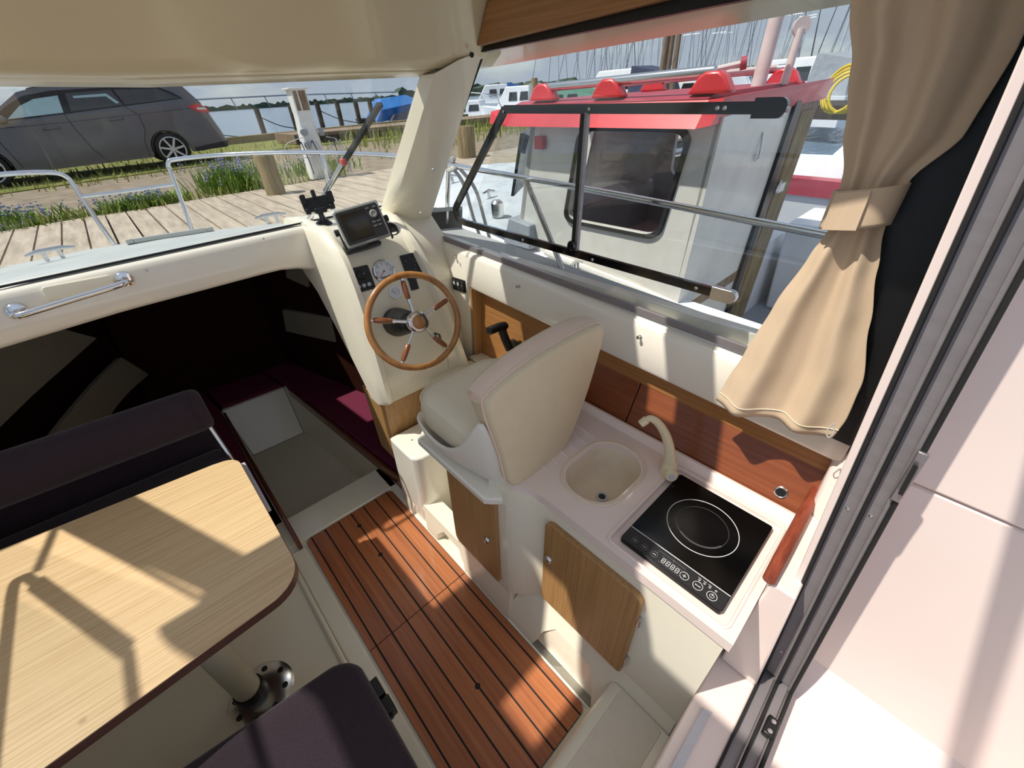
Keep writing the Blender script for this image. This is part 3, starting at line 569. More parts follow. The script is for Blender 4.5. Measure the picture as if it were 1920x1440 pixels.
put('needle', G().hexa([M @ Vector(p) for p in ((0, .0012, .006), (0, -.0012, .006), (-.027, -.021, .006), (-.028, -.0195, .006), (0, .0012, .0072), (0, -.0012, .0072), (-.027, -.021, .0072), (-.028, -.0195, .0072))]), 'tail_red', parent=tac)
for k in range(7):
    a = math.radians(225 - k * 45); text('dial_number', str(k), .0085, 'black', tac, M @ Matrix.Translation((math.cos(a) * .029, math.sin(a) * .029, .006)))
# fuel gauge
c = on_dash(.808, 1.226, .002)
fg = put('fuel_gauge', G().lathe([(.027, -.004), (.0285, .004), (.0265, .009), (.0245, .009), (.024, .005)], c, DN, 28, closed=True), 'chrome', parent=con)
put('dial', G().lathe([(.001, .0045), (.0243, .0045), (.0243, .001), (.001, .001)], c, DN, 28), 'gauge_face', parent=fg)
MF = frame(c, DN, (0, .36, .93))
put('needle', G().hexa([MF @ Vector(p) for p in ((.0, -.006, .005), (.002, -.006, .005), (-.010, .012, .005), (-.011, .0115, .005), (.0, -.006, .006), (.002, -.006, .006), (-.010, .012, .006), (-.011, .0115, .006))]), 'black', parent=fg)
# ignition panel
MI = frame(on_dash(.680, 1.312, .001), DN, (0, .36, .93))
def plate(M_, w, h, r, z0, z1): return G().prism(rr2(-w / 2, w / 2, -h / 2, h / 2, r), 'z', z0, z1).xf(M_)
ig = put('ignition_panel', plate(MI, .098, .104, .006, -.002, .005), 'panel_dark', parent=con, bevel=.0012)
put('key_switch', G().lathe([(.020, .004), (.020, .010), (.016, .013), (.008, .014), (.001, .014)], MI @ Vector((.004, .016, 0)), DN, 24), 'black', parent=ig)
put('key', G().prism(rr2(-.004, .004, -.010, .016, .003), 'x', -.0015, .0015).xf(MI @ Matrix.Translation((.006, .018, .022))), 'chrome', parent=ig)
for dx in (-.024, 0, .024): put('push_button', G().lathe([(.0085, .004), (.0085, .008), (.007, .009), (.001, .009)], MI @ Vector((dx, -.028, 0)), DN, 18), 'plastic_grey', parent=ig)
# fuse and switch panel
MS = frame(on_dash(.932, 1.310, .001), DN, (0, .36, .93))
sp = put('switch_panel', plate(MS, .086, .118, .004, -.002, .005), 'panel_dark', parent=con, bevel=.0012)
for (dx, dy) in ((-.022, .03), (.0, .036), (.012, .03), (.022, .02), (.018, .002), (.006, -.012), (.014, -.014)):
    put('indicator', G().lathe([(.0032, .004), (.0032, .007), (.001, .0075)], MS @ Vector((dx, dy, 0)), DN, 10), 'mark_grey', parent=sp)
MS2 = frame(on_dash(.912, 1.235, .001), DN, (0, .36, .93)); put('socket_panel', plate(MS2, .04, .05, .004, -.002, .006), 'panel_dark', parent=con, bevel=.0012)
# compass dial let into the top
cp = put('top_gauge', G().lathe([(.001, .004), (.026, .004), (.030, .007), (.034, .006), (.035, 0), (.033, -.004)], (.915, 1.790, 1.462), (0, -.72, .69), 30), 'black', parent=con)
text('gauge_text', 'E    F', .012, 'mark_grey', cp, frame(Vector((.915, 1.790, 1.462)) + Vector((0, -.72, .69)).normalized() * .005, (0, -.72, .69), (0, .69, .72)))
# switches on the side
sw = thing('side_switches', 'row of three black rocker switches on the cream side by the wheel', 'switch', (1.19, 1.70, 1.11))
MW = frame((1.197, 1.685, 1.152), (-1, -.03, .03), (0, .05, 1))
put('switch_plate', plate(MW, .105, .066, .004, -.003, .006), 'black', parent=sw, bevel=.001)
for k in (-1, 0, 1):
    r_ = put('rocker', plate(MW @ Matrix.Translation((k * .032, 0, 0)), .027, .050, .002, .005, .011), 'panel_dark', parent=sw, bevel=.002)
    if k < 1: put('legend', plate(MW @ Matrix.Translation((k * .032, .008, 0)), .015, .017, .001, .0112, .0118), 'plastic_grey', parent=r_)
    else: put('legend', plate(MW @ Matrix.Translation((k * .032, .004, 0)), .010, .010, .001, .0112, .0118), 'mark_grey', parent=r_)

# steering wheel
WN = Vector((-.146, -.922, .358)).normalized(); WC = Vector((.731, 1.36, 1.201))
wh = thing('steering_wheel', 'varnished wooden steering wheel with five chrome and wood spokes', 'steering wheel', WC)
MWH = frame(WC, WN, (0, .358, .93))
put('rim', G().lathe([], WC, WN) if False else G().ring(WC, WN, .188, .0135, 72, 14, u=MWH.to_3x3() @ Vector((1, 0, 0))), 'wheel_wood', parent=wh)
for k in range(5):
    a = math.radians(88 + 72 * k); d = Vector((math.cos(a), math.sin(a), 0)); P = lambda r, h=0.0: MWH @ (d * r + Vector((0, 0, h)))
    s_ = put('spoke', G().tube([P(.030, .012), P(.085, .004), P(.182, 0)], [.0065, .006, .005], 10), 'chrome', parent=wh)
    put('wood_grip', G().tube([P(.092, .003), P(.100, .003), P(.130, .002), P(.160, .001), P(.168, 0)], [.006, .0105, .012, .0105, .007], 12), 'spoke_wood', parent=s_)
    put('ferrule', G().tube([P(.166, 0), P(.180, 0)], .0075, 10), 'chrome', parent=s_); put('ferrule', G().tube([P(.083, .004), P(.094, .003)], .008, 10), 'chrome', parent=s_)
hb = put('hub', G().lathe([(.026, -.085), (.028, -.03), (.030, .0), (.042, .012), (.044, .030), (.042, .042), (.036, .047), (.028, .047), (.028, .044)], WC, WN, 32, closed=True), 'chrome', parent=wh)
put('hub_cap', G().lathe([(.001, .049), (.020, .049), (.027, .046), (.028, .040), (.001, .040)], WC, WN, 30), 'wheel_wood', parent=wh)
dsh = WC - WN * .26
put('steering_column', G().lathe([(.066, -.270), (.066, -.250), (.060, -.235), (.062, -.21), (.056, -.195), (.058, -.175), (.050, -.16), (.050, -.11), (.044, -.10), (.040, -.08), (.001, -.08)], WC, WN, 32), 'black', parent=wh)
# small cable stub under the wheel
kb = thing('cable_gland', 'small black and white cable gland on the console below the wheel', 'cable', (.93, 1.57, .95))
put('plug', G().tube([(.955, 1.59, .975), (.950, 1.555, .985), (.945, 1.54, .975)], [.016, .013, .009], 10), 'black', parent=kb)
put('sleeve', G().tube([(.958, 1.585, .945), (.950, 1.553, .950)], .010, 10), 'plastic_grey', parent=kb)
put('cord', G().tube(crv([(.958, 1.575, .94), (.975, 1.57, .90), (1.00, 1.575, .85), (1.0, 1.58, .75)], 5), .002, 6), 'plastic_grey', parent=kb)
bk = put('rail_bracket', G().box(1.06, 1.075, 1.50, 1.57, .70, .735), 'steel', bevel=.002, label='small chrome catch at the lower edge of the console', cat='catch')
put('catch_slot', G().box(1.05, 1.06, 1.515, 1.56, .706, .73), 'black', parent=bk)

# chart plotter on a bracket
pl = thing('chart_plotter', 'grey chart plotter with a dark screen on top of the console', 'chart plotter', (.77, 1.80, 1.49))
PN = Vector((-.28, -.86, .42)).normalized(); MP = frame((.758, 1.735, 1.518), PN, (-.05, .43, .9))
put('case', G().loft([[MP @ Vector((x, y, -.05)) for x, y in rr2(-.068, .068, -.058, .058, .012)], [MP @ Vector((x, y, -.012)) for x, y in rr2(-.094, .094, -.076, .076, .010)], [MP @ Vector((x, y, .006)) for x, y in rr2(-.096, .096, -.078, .078, .010)], [MP @ Vector((x, y, .010)) for x, y in rr2(-.092, .092, -.074, .074, .010)]]), 'plotter_grey', parent=pl, smooth=30)
put('bezel', plate(MP, .176, .134, .008, .0095, .0125), 'panel_dark', parent=pl, bevel=.001)
put('screen', plate(MP @ Matrix.Translation((-.022, .001, 0)), .106, .108, .003, .0122, .0135), 'screen', parent=pl)
text('maker_name', 'GARMIN', .010, 'mark_white', pl, MP @ Matrix.Translation((.006, -.0695, .0108)))
rk = put('rocker_pad', G().lathe([(.016, .012), (.016, .015), (.011, .017), (.010, .014), (.001, .014)], MP @ Vector((.060, .026, 0)), PN, 24), 'plotter_grey', parent=pl)
for (dx, dy) in ((.049, -.006), (.070, -.006), (.049, -.022), (.070, -.022), (.044, .052), (.074, .052)): put('key_button', plate(MP @ Matrix.Translation((dx, dy, 0)), .016, .007, .0025, .012, .0142), 'mark_grey', parent=pl, bevel=.0006)
put('bracket', G().loft([[MP @ Vector((x, y, -.030)) for x, y in ((-.104, .01), (-.098, .01), (-.098, -.085), (-.104, -.085))], [MP @ Vector((x, y, -.002)) for x, y in ((-.104, .01), (-.098, .01), (-.098, -.085), (-.104, -.085))]]), 'black', parent=pl, bevel=.001)
put('bracket_foot', plate(MP @ Matrix.Translation((-.03, -.088, -.02)), .15, .012, .004, -.03, .02), 'black', parent=pl, bevel=.001)
put('bracket', G().loft([[MP @ Vector((x, y, -.030)) for x, y in ((.098, .01), (.104, .01), (.104, -.085), (.098, -.085))], [MP @ Vector((x, y, -.002)) for x, y in ((.098, .01), (.104, .01), (.104, -.085), (.098, -.085))]]), 'black', parent=pl, bevel=.001)
for s_ in (-1, 1): put('clamp_knob', G().lathe([(.014, 0), (.014, .012), (.009, .014), (.001, .014)], MP @ Vector((s_ * .104, -.0, -.018)), MP.to_3x3() @ Vector((s_, 0, 0)), 14), 'black', parent=pl)
put('stand_disc', G().lathe([(.034, -.02), (.034, .004), (.028, .008), (.001, .008)], (.80, 1.768, 1.445), (0, -.72, .69), 22), 'black', parent=pl)
# phone holder
ph = thing('phone_holder', 'black phone holder clamp standing at the windscreen corner of the console', 'phone holder', (.63, 1.93, 1.50))
put('base', G().lathe([(.034, 0), (.034, .012), (.022, .022), (.016, .030), (.001, .030)], (.668, 1.92, 1.500), (0, -.1, 1), 20), 'black', parent=ph)
put('stem', G().tube(crv([(.668, 1.92, 1.51), (.664, 1.912, 1.535), (.660, 1.92, 1.565)], 4), [.017, .016, .015, .014, .013, .012, .012, .012, .012], 10), 'black_gloss', parent=ph)
MH = frame((.664, 1.92, 1.590), (-.25, -.93, .25), (-.05, .2, 1))
put('cradle', plate(MH, .125, .055, .012, -.014, .012), 'black', parent=ph, bevel=.003)
for dx, dy, w, h in ((-.052, .022, .022, .04), (.055, .016, .026, .044), (-.005, .036, .016, .035), (.0, -.028, .05, .02), (-.050, -.024, .02, .022), (.05, -.022, .022, .02)): put('clamp_jaw', plate(MH @ Matrix.Translation((dx, dy, 0)), w, h, .005, -.012, .024), 'black', parent=ph, bevel=.003)
# throttle lever in the recess
th = thing('throttle_lever', 'black throttle lever on a chrome arm in the wood recess', 'throttle', (1.23, 1.28, .80))
put('mount_plate', G().prism(rr2(1.18, 1.34, .83, .95, .02), 'x', 1.225, 1.245), 'black', parent=th, bevel=.004)
put('pivot', G().lathe([(.050, 0), (.050, .03), (.042, .045), (.02, .05), (.001, .05)], (1.235, 1.25, .885), (-1, 0, .05), 26), 'black_gloss', parent=th)
put('pivot_ring', G().ring((1.196, 1.25, .887), (-1, 0, .05), .043, .004, 26, 8), 'chrome', parent=th)
put('arm', G().tube(crv([(1.185, 1.25, .887), (1.170, 1.275, .945), (1.163, 1.305, 1.005)], 5), [.018, .018, .017, .016, .016, .015, .014, .014, .013, .013, .012], 12), 'chrome', parent=th)
put('arm_sleeve', G().tube(crv([(1.172, 1.272, .935), (1.165, 1.295, .985), (1.16, 1.315, 1.035)], 4), .021, 12), 'black', parent=th)
put('grip', G().tube(crv([(1.190, 1.310, 1.046), (1.150, 1.316, 1.052), (1.095, 1.312, 1.056), (1.070, 1.310, 1.056)], 4), [.014] + [.021] * 11 + [.012], 12), 'black', parent=th)
# ================================================================ galley unit
gal = thing('galley_unit', 'cream moulded galley unit with a wooden locker door', 'galley', (.92, .4, 0))
out = [(.688, -.022), (1.19, -.022), (1.19, .80), (.62, .80), (.612, .70), (.622, .668), (.645, .640), (.668, .610), (.682, .575), (.688, .53)]
gb = put('body', G().prism(out, 'z', .20, .82), 'gelcoat', parent=gal, smooth=40)
cut(gb, G().box(.745, 1.075, .388, .632, .70, .90))
# flared base with toe pockets
gbs = put('base', G().loft([[(.590, -.02, 0), (.590, .70, 0), (1.1, .70, 0), (1.1, -.02, 0)], [(.600, -.02, .06), (.600, .70, .06), (1.1, .70, .06), (1.1, -.02, .06)], [(.672, -.02, .215), (.672, .66, .215), (1.1, .66, .215), (1.1, -.02, .215)], [(.688, -.02, .26), (.688, .60, .26), (1.1, .60, .26), (1.1, -.02, .26)]]), 'gelcoat', parent=gal, smooth=30)
cut(gbs, G().loft([[(.50, .20, .012), (.50, .56, .012), (.625, .53, .012), (.625, .23, .012)], [(.50, .20, .06), (.50, .56, .06), (.628, .52, .06), (.628, .24, .06)], [(.50, .21, .12), (.50, .54, .12), (.640, .50, .12), (.640, .26, .12)], [(.50, .24, .17), (.50, .50, .17), (.655, .46, .17), (.655, .29, .17)]]))
gal_door = put('door', G().prism(rr2(.185, .562, .262, .748, (.022, .012, .03, .03)), 'x', .668, .688), 'oak_door', parent=gal, bevel=.003)
put('door_knob', G().lathe([(.013, 0), (.015, .004), (.013, .010), (.007, .014), (.001, .015)], (.668, .532, .56), (-1, 0, .1), 20), 'steel', parent=gal_door)
for z in (.355, .62): put('hinge', G().tube([(.678, .180, z - .02), (.678, .180, z + .02)], .007, 10), 'steel', parent=gal_door)
# worktop with sink and hob recess
WTM = 'gelcoat_pink'
wt = thing('galley_worktop', 'cream galley worktop with moulded sink and draining ribs', 'worktop', (.92, .45, .82))
outw = [(.672, -.034), (1.165, -.034), (1.150, .93), (.640, .90), (.640, .70), (.652, .655), (.668, .62), (.673, .575)]
top = put('top', G().prism(outw, 'z', .815, .85), WTM, parent=wt, smooth=30)
def rring(x0, x1, y0, y1, r, z, n=8): return [(x, y, z) for x, y in rr2(x0, x1, y0, y1, r, n)]
SX = (.765, 1.055, .408, .612)
cut(top, G().prism(rr2(*SX, .092, 8), 'z', .70, .90))
cut(top, G().prism(rr2(.700, 1.112, -.004, .338, .016, 5), 'z', .838, .90))
put('bowl', G().loft([rring(SX[0] - .001, SX[1] + .001, SX[2] - .001, SX[3] + .001, .092, .842), rring(SX[0] + .004, SX[1] - .004, SX[2] + .004, SX[3] - .004, .09, .82), rring(SX[0] + .014, SX[1] - .014, SX[2] + .014, SX[3] - .014, .084, .76), rring(SX[0] + .035, SX[1] - .035, SX[2] + .035, SX[3] - .035, .066, .735), rring(SX[0] + .045, SX[1] - .045, SX[2] + .045, SX[3] - .045, .055, .730)], caps=False).add(rring(SX[0] + .045, SX[1] - .045, SX[2] + .045, SX[3] - .045, .055, .730), [tuple(range(36))]), 'sink', parent=wt, smooth=60)
rim = rring(SX[0] - .012, SX[1] + .012, SX[2] - .012, SX[3] + .012, .10, .852)
put('sink_rim', G().tube(rim, .0045, 8, closed=True), 'sink', parent=wt)
dn = put('drain', G().lathe([(.022, 0), (.022, .003), (.014, .004), (.012, .001)], (.905, .497, .7305), (0, 0, 1), 22, closed=True), 'plastic_grey', parent=wt)
put('drain_hole', G().lathe([(.001, .001), (.012, .001), (.012, .0035), (.001, .002)], (.905, .497, .7308), (0, 0, 1), 18), 'black', parent=dn)
for k in range(6):
    x = .76 + k * .052; put('draining_rib', G().tube([(x + .01, .640, .850), (x + .015, .70, .851), (x + .02, .80, .851)], [.004, .006, .006], 8), WTM, parent=wt)
put('back_lip', G().prism([(1.135, .848), (1.165, .848), (1.172, .872), (1.160, .874), (1.148, .866)], 'y', -.034, .92), WTM, parent=wt, bevel=.002)
put('recess_rim', G().tube(rring(.694, 1.118, -.010, .344, .02, .8505), .005, 8, closed=True), WTM, parent=wt)
up = put('end_upstand', G().hexa([(.832, -.135, .50), (1.18, -.135, .50), (1.18, -.034, .50), (.832, -.034, .50), (.832, -.094, .930), (1.235, -.094, .930), (1.235, -.036, .930), (.832, -.036, .930)]), 'gelcoat_pink', parent=wt, bevel=.006, seg=3)
put('end_block', G().hexa([(1.10, -.090, .925), (1.235, -.090, .925), (1.225, -.030, .925), (1.14, -.036, .925), (1.20, -.075, 1.12), (1.262, -.075, 1.12), (1.262, -.018, 1.12), (1.215, -.022, 1.12)]), 'gelcoat_pink', parent=wt, bevel=.01, seg=3)
put('grab_rail', G().tube([(.822, -.031, .944), (.824, -.031, .944), (.90, -.030, .948), (1.15, -.028, .950), (1.235, -.028, .950), (1.238, -.028, .950)], [.004, .0145, .0155, .0155, .0145, .004], 14), 'rail_wood_red', label='worn reddish wooden grab rail along the aft edge of the galley', cat='rail')
# induction hob
hob = thing('induction_hob', 'black glass induction hob let into the galley worktop', 'hob', (.905, .166, .838))
put('glass_plate', G().prism(rr2(.724, 1.088, .017, .316, .008, 4), 'z', .839, .8555), 'hob_glass', parent=hob, bevel=.001)
put('cooking_zone', G().ring((.935, .166, .8557), (0, 0, 1), .1015, .0011, 72, 6), 'mark_white', parent=hob)
g = G()
for k in range(46):
    a = math.radians(150 + k * 2.2); u_ = Vector((math.cos(a), math.sin(a), 0)); e = Vector((-u_.y, u_.x, 0)) * .0006; c0 = Vector((.935, .166, .8558))
    g.add([c0 + u_ * .070 - e, c0 + u_ * .076 - e, c0 + u_ * .076 + e, c0 + u_ * .070 + e], [(0, 1, 2, 3)])
put('zone_ticks', g, 'mark_grey', parent=hob, smooth=0)
put('inner_zone', G().ring((.935, .166, .8556), (0, 0, 1), .074, .0004, 60, 5), 'mark_grey', parent=hob)
put('divider_line', G().box(.7805, .7828, .018, .315, .8554, .8560), 'mark_white', parent=hob)
ct = put('control_strip', G().box(.7255, .7800, .0185, .3145, .8554, .8557), 'panel_dark', parent=hob)
for y, rr, m in ((.280, .0095, 'mark_grey'), (.249, .0095, 'mark_grey'), (.218, .0095, 'mark_grey'), (.1275, .0115, 'mark_white'), (.090, .0125, 'mark_white'), (.052, .0125, 'mark_white')):
    put('button_ring', G().ring((.7475, y, .8559), (0, 0, 1), rr, .0007, 28, 5), m, parent=ct)
g = G()      # plus, minus-plus bar and power symbols
g.box(.7467, .7483, .1225, .1325, .8558, .8562); g.box(.7425, .7525, .1267, .1283, .8558, .8562)
g.box(.7467, .7483, .083, .097, .8558, .8562); g.box(.7450, .7500, .083, .0845, .8558, .8562); g.box(.7450, .7500, .0955, .097, .8558, .8562)
g.ring((.7475, .052, .856), (0, 0, 1), .0055, .0006, 22, 5); g.box(.7475, .754, .0513, .0527, .8558, .8562)
for y in (.280, .249, .218): g.box(.7468, .7482, y - .005, y + .005, .8558, .8561)
put('button_symbols', g, 'mark_white', parent=ct, smooth=0)
g = G()
def seg8(yc, xc):
    h, w_, t_ = .0068, .0042, .0007
    for (a, b, c_, d) in ((xc + h, xc + h, yc - w_, yc + w_), (xc, xc, yc - w_, yc + w_), (xc - h, xc - h, yc - w_, yc + w_)): g.box(a - t_, b + t_, c_, d, .8558, .8562)
    for yy in (yc - w_, yc + w_):
        g.box(xc + .0012, xc + h - .0012, yy - t_, yy + t_, .8558, .8562); g.box(xc - h + .0012, xc - .0012, yy - t_, yy + t_, .8558, .8562)
for k in range(4): seg8(.189 - k * .0135, .7475)
put('display_digits', g, 'mark_white', parent=ct, smooth=0)
put('display_frame', G().tube([(.7365, .200, .8559), (.7585, .200, .8559), (.7585, .138, .8559), (.7365, .138, .8559)], .0007, 5, closed=True), 'mark_grey', parent=ct)
put('bracket_line', G().tube([(.757, .213, .8559), (.768, .213, .8559), (.768, .134, .8559), (.759, .134, .8559)], .0006, 5).ring((.768, .168, .8559), (0, 0, 1), .0025, .0006, 14, 5), 'mark_grey', parent=ct)
g = G()
for k in range(3): g.ring((.766, .094 - k * .014, .8559), (0, 0, 1), .0022, .0006, 12, 5); g.box(.7715, .7725, .091 - k * .014, .100 - k * .014, .8557, .8560)
g.ring((.768, .050, .8559), (0, 0, 1), .0022, .0006, 12, 5)
put('indicator_dots', g, 'mark_white', parent=ct, smooth=0)
# tap
tp = thing('galley_tap', 'cream plastic swan neck tap behind the sink', 'tap', (1.06, .345, .85))
put('base', G().lathe([(.026, 0), (.027, .012), (.025, .045), (.022, .060), (.001, .060)], (1.062, .350, .85), (0, 0, 1), 22), 'tap_cream', parent=tp)
put('neck', G().tube(crv([(1.062, .352, .895), (1.060, .362, .95), (1.052, .385, 1.01), (1.035, .412, 1.055), (1.015, .434, 1.075), (.995, .446, 1.066)], 5), [.020 - .010 * min(1, i / 22) for i in range(26)], 14), 'tap_cream', parent=tp)
put('nozzle', G().tube([(1.004, .440, 1.073), (.990, .450, 1.056)], [.014, .013], 14), 'tap_cream', parent=tp)
kn = put('valve_knob', G().lathe([(.022, 0), (.022, .020), (.018, .026), (.001, .026)], (1.05, .338, .872), (-.75, -.6, .25), 20), 'tap_cream', parent=tp)
put('knob_slot', G().lathe([(.001, .028), (.010, .028), (.010, .024), (.001, .024)], (1.05, .338, .872), (-.75, -.6, .25), 14), 'plastic_grey', parent=kn)
# helm locker below the seat
lk = thing('helm_locker', 'cream locker under the helm seat with a narrow wooden door', 'locker', (.85, .95, 0))
lb = put('body', G().prism([(.612, .695), (1.15, .695), (1.15, 1.58), (.88, 1.58), (.80, 1.42), (.80, 1.16), (.70, 1.075), (.612, 1.06)], 'z', 0, .752), 'gelcoat', parent=lk, smooth=30)
put('shelf', G().prism([(.566, .765), (.585, .742), (.640, .690), (1.15, .690), (1.15, 1.24), (.62, 1.24), (.566, 1.20)], 'z', .738, .772), 'gelcoat_white', parent=lk, bevel=.008, seg=3)
ld = put('door', G().prism(rr2(.742, 1.045, .225, .742, (.01, .03, .012, .02)), 'x', .594, .613), 'oak_door', parent=lk, bevel=.003)
put('door_knob', G().lathe([(.013, 0), (.015, .004), (.013, .010), (.007, .014), (.001, .015)], (.594, .795, .475), (-1, 0, .1), 20), 'steel', parent=ld)
lbs = put('base', G().loft([[(.588, .68, 0), (.588, 1.55, 0), (.70, 1.55, 0), (.70, .68, 0)], [(.592, .68, .05), (.592, 1.55, .05), (.70, 1.55, .05), (.70, .68, .05)], [(.612, .69, .18), (.612, 1.54, .15), (.70, 1.54, .15), (.70, .69, .18)]]), 'gelcoat', parent=lk, smooth=30)
cut(lbs, G().loft([[(.5, .98, -.05), (.5, 1.27, -.05), (.64, 1.24, -.05), (.64, 1.0, -.05)], [(.5, .98, .06), (.5, 1.27, .06), (.63, 1.22, .06), (.63, 1.02, .06)], [(.5, 1.02, .12), (.5, 1.22, .12), (.62, 1.18, .12), (.62, 1.06, .12)]]))
cut(lbs, G().loft([[(.5, 1.31, -.05), (.5, 1.50, -.05), (.64, 1.47, -.05), (.64, 1.34, -.05)], [(.5, 1.31, .06), (.5, 1.50, .06), (.63, 1.46, .06), (.63, 1.35, .06)], [(.5, 1.34, .12), (.5, 1.46, .12), (.62, 1.44, .12), (.62, 1.37, .12)]]))
ft = put('footrest', G().prism(crv([(.602, 1.56, 0), (.602, 1.42, 0), (.612, 1.375, 0), (.65, 1.352, 0), (.70, 1.345, 0)], 4) and [(p.x, p.y) for p in crv([(.602, 1.60, 0), (.602, 1.42, 0), (.612, 1.375, 0), (.65, 1.352, 0), (.72, 1.345, 0)], 4)] + [(.86, 1.345), (.86, 1.60)], 'z', 0, .50), 'gelcoat_white', parent=lk, bevel=.012, seg=3, smooth=40)
for x, y in ((.68, 1.50), (.705, 1.46)): put('screw_hole', G().lathe([(.001, .0), (.004, .0), (.004, .0015), (.001, .0015)], (x, y, .50), (0, 0, 1), 10), 'black', parent=ft)
# helm seat
hs = thing('helm_chair', 'cream vinyl bucket helm chair on the locker shelf', 'chair', (.8, .95, .772))
rows = []
for (y, xl, xr_, zl) in ((.715, .640, .88, .84), (.735, .612, .91, .98), (.758, .582, .94, 1.15), (.80, .572, .98, 1.07), (.88, .566, 1.02, .935), (.97, .563, 1.05, .872), (1.06, .562, 1.06, .862), (1.14, .566, 1.055, .880), (1.20, .580, 1.04, .885), (1.235, .625, 1.0, .875)):
    zb = .776 if y < 1.15 else .776 + (y - 1.15) * .5
    q = []
    for (u, v) in ((0, 1), (.004, .85), (.012, .5), (.030, .2), (.06, .04), (.10, 0)): q.append((xl + u, y, zb + (zl - zb) * v))
    for (u, v) in ((.10, 0), (.06, .04), (.030, .2), (.012, .5), (.004, .85), (0, 1)): q.append((xr_ - u, y, zb + (zl - zb) * v))
    rows.append(q)
put('shell', G().grid(rows), 'seat_shell', parent=hs, smooth=60, solid=.014, sub=1)
g = G()
for (z, i, r) in ((.80, .05, .08), (.86, .012, .10), (.93, .0, .11), (.975, .008, .11), (.997, .035, .11), (1.002, .07, .09)):
    g.v += []; 
    ring_ = [(x, y, z + .012 * math.sin((y - .74) * 3)) for x, y in rr2(.577 + i, 1.045 - i, .745 + i, 1.225 - i, r, 6)]
    if z == .80: RG = [ring_]
    else: RG.append(ring_)
put('cushion', G().loft(RG), 'vinyl', parent=hs, smooth=60)
put('cushion_piping', G().tube([(x, y, .972 + .012 * math.sin((y - .74) * 3)) for x, y in rr2(.582, 1.040, .76, 1.222, .11, 6)], .004, 6, closed=True), 'vinyl', parent=hs)
aft = crv([(.632, .684, .85), (.606, .705, 1.0), (.584, .742, 1.165), (.605, .742, 1.215), (.70, .715, 1.275), (.84, .690, 1.315), (.99, .676, 1.328), (1.052, .676, 1.295), (1.034, .682, 1.15), (.98, .686, .98), (.905, .688, .850), (.76, .682, .838)], 5, closed=True)
cen = sum(aft, Vector()) / len(aft)
def sc(k, d): return [cen + (p - cen) * k + Vector(d) for p in aft]
put('backrest', G().loft([sc(.93, (0, -.010, 0)), sc(.985, (0, -.004, 0)), sc(1.0, (0, .012, 0)), sc(1.0, (.006, .07, .004)), sc(.97, (.008, .098, .004)), sc(.88, (.01, .11, .0))]), 'vinyl_tan', parent=hs, smooth=60)
put('backrest_piping', G().tube([p + Vector((0, .014, 0)) + (p - cen).normalized() * .002 for p in aft], .0035, 6, closed=True), 'vinyl_pink', parent=hs)
tp_ = [p for p in aft if p.z > 1.17]; tp_.sort(key=lambda p: p.x)
put('backrest_roll', G().loft([[p + Vector((0, d, h)) for d, h in ((.014, .001), (.03, .010), (.055, .012), (.085, .002), (.085, -.01), (.05, -.012))] for p in tp_]), 'vinyl_pink', parent=hs, smooth=60)
put('seat_latch', G().tube([(.652, .668, .835), (.672, .664, .832)], .006, 8), 'black', parent=hs)
# ================================================================ dinette
tb = thing('dinette_table', 'light oak dinette table with a dark edge on a single leg', 'table', (-.33, 1.174, 0))
def tab_out(d):
    P = [(-.9, 1.795 + d), (-.10, 1.735 + d)]
    for k in range(7): a = math.radians(88 - k * 15); P.append((-.080 + (.068 + d) * math.cos(a), 1.662 + (.068 + d) * math.sin(a)))
    for k in range(9): a = math.radians(0 - k * 11.2); P.append((-.115 + (.110 + d) * math.cos(a), 1.060 + (.110 + d) * math.sin(a)))
    return P + [(-.9, .892 - d)]
ed = put('edge_band', G().prism(tab_out(0), 'z', .667, .6985), 'table_edge', parent=tb, smooth=30)
put('top', G().prism(tab_out(-.0015), 'z', .690, .7005), 'oak_table', parent=tb, smooth=30)
put('leg', G().tube([(-.335, 1.172, .06), (-.335, 1.172, .668)], .045, 26), 'leg_grey', parent=tb)
put('leg_collar', G().lathe([(.054, .01), (.054, .055), (.050, .066), (.045, .066)], (-.335, 1.172, 0), (0, 0, 1), 26, closed=True), 'black', parent=tb)
bp_ = put('base_plate', G().lathe([(.118, 0), (.118, .004), (.108, .011), (.060, .018), (.001, .018)], (-.310, 1.150, .0), (0, 0, 1), 40), 'steel', parent=tb)
for k in range(8):
    a = k * math.pi / 4 + .35; put('plate_hole', G().lathe([(.001, .0135), (.011, .0135), (.011, .0165), (.001, .016)], (-.310 + .088 * math.cos(a), 1.150 + .088 * math.sin(a), 0), (0, 0, 1), 14), 'black' if k in (0, 3) else 'panel_dark', parent=bp_)
br = put('edge_rail', G().hexa([(-.012, 1.36, .655), (.004, 1.36, .655), (.002, 1.70, .655), (-.016, 1.70, .655), (-.012, 1.36, .672), (.004, 1.36, .672), (.002, 1.70, .672), (-.016, 1.70, .672)]), 'plastic_grey', parent=tb, bevel=.003)
put('rail_slot', G().box(.0025, .0045, 1.56, 1.585, .658, .670), 'black', parent=br)
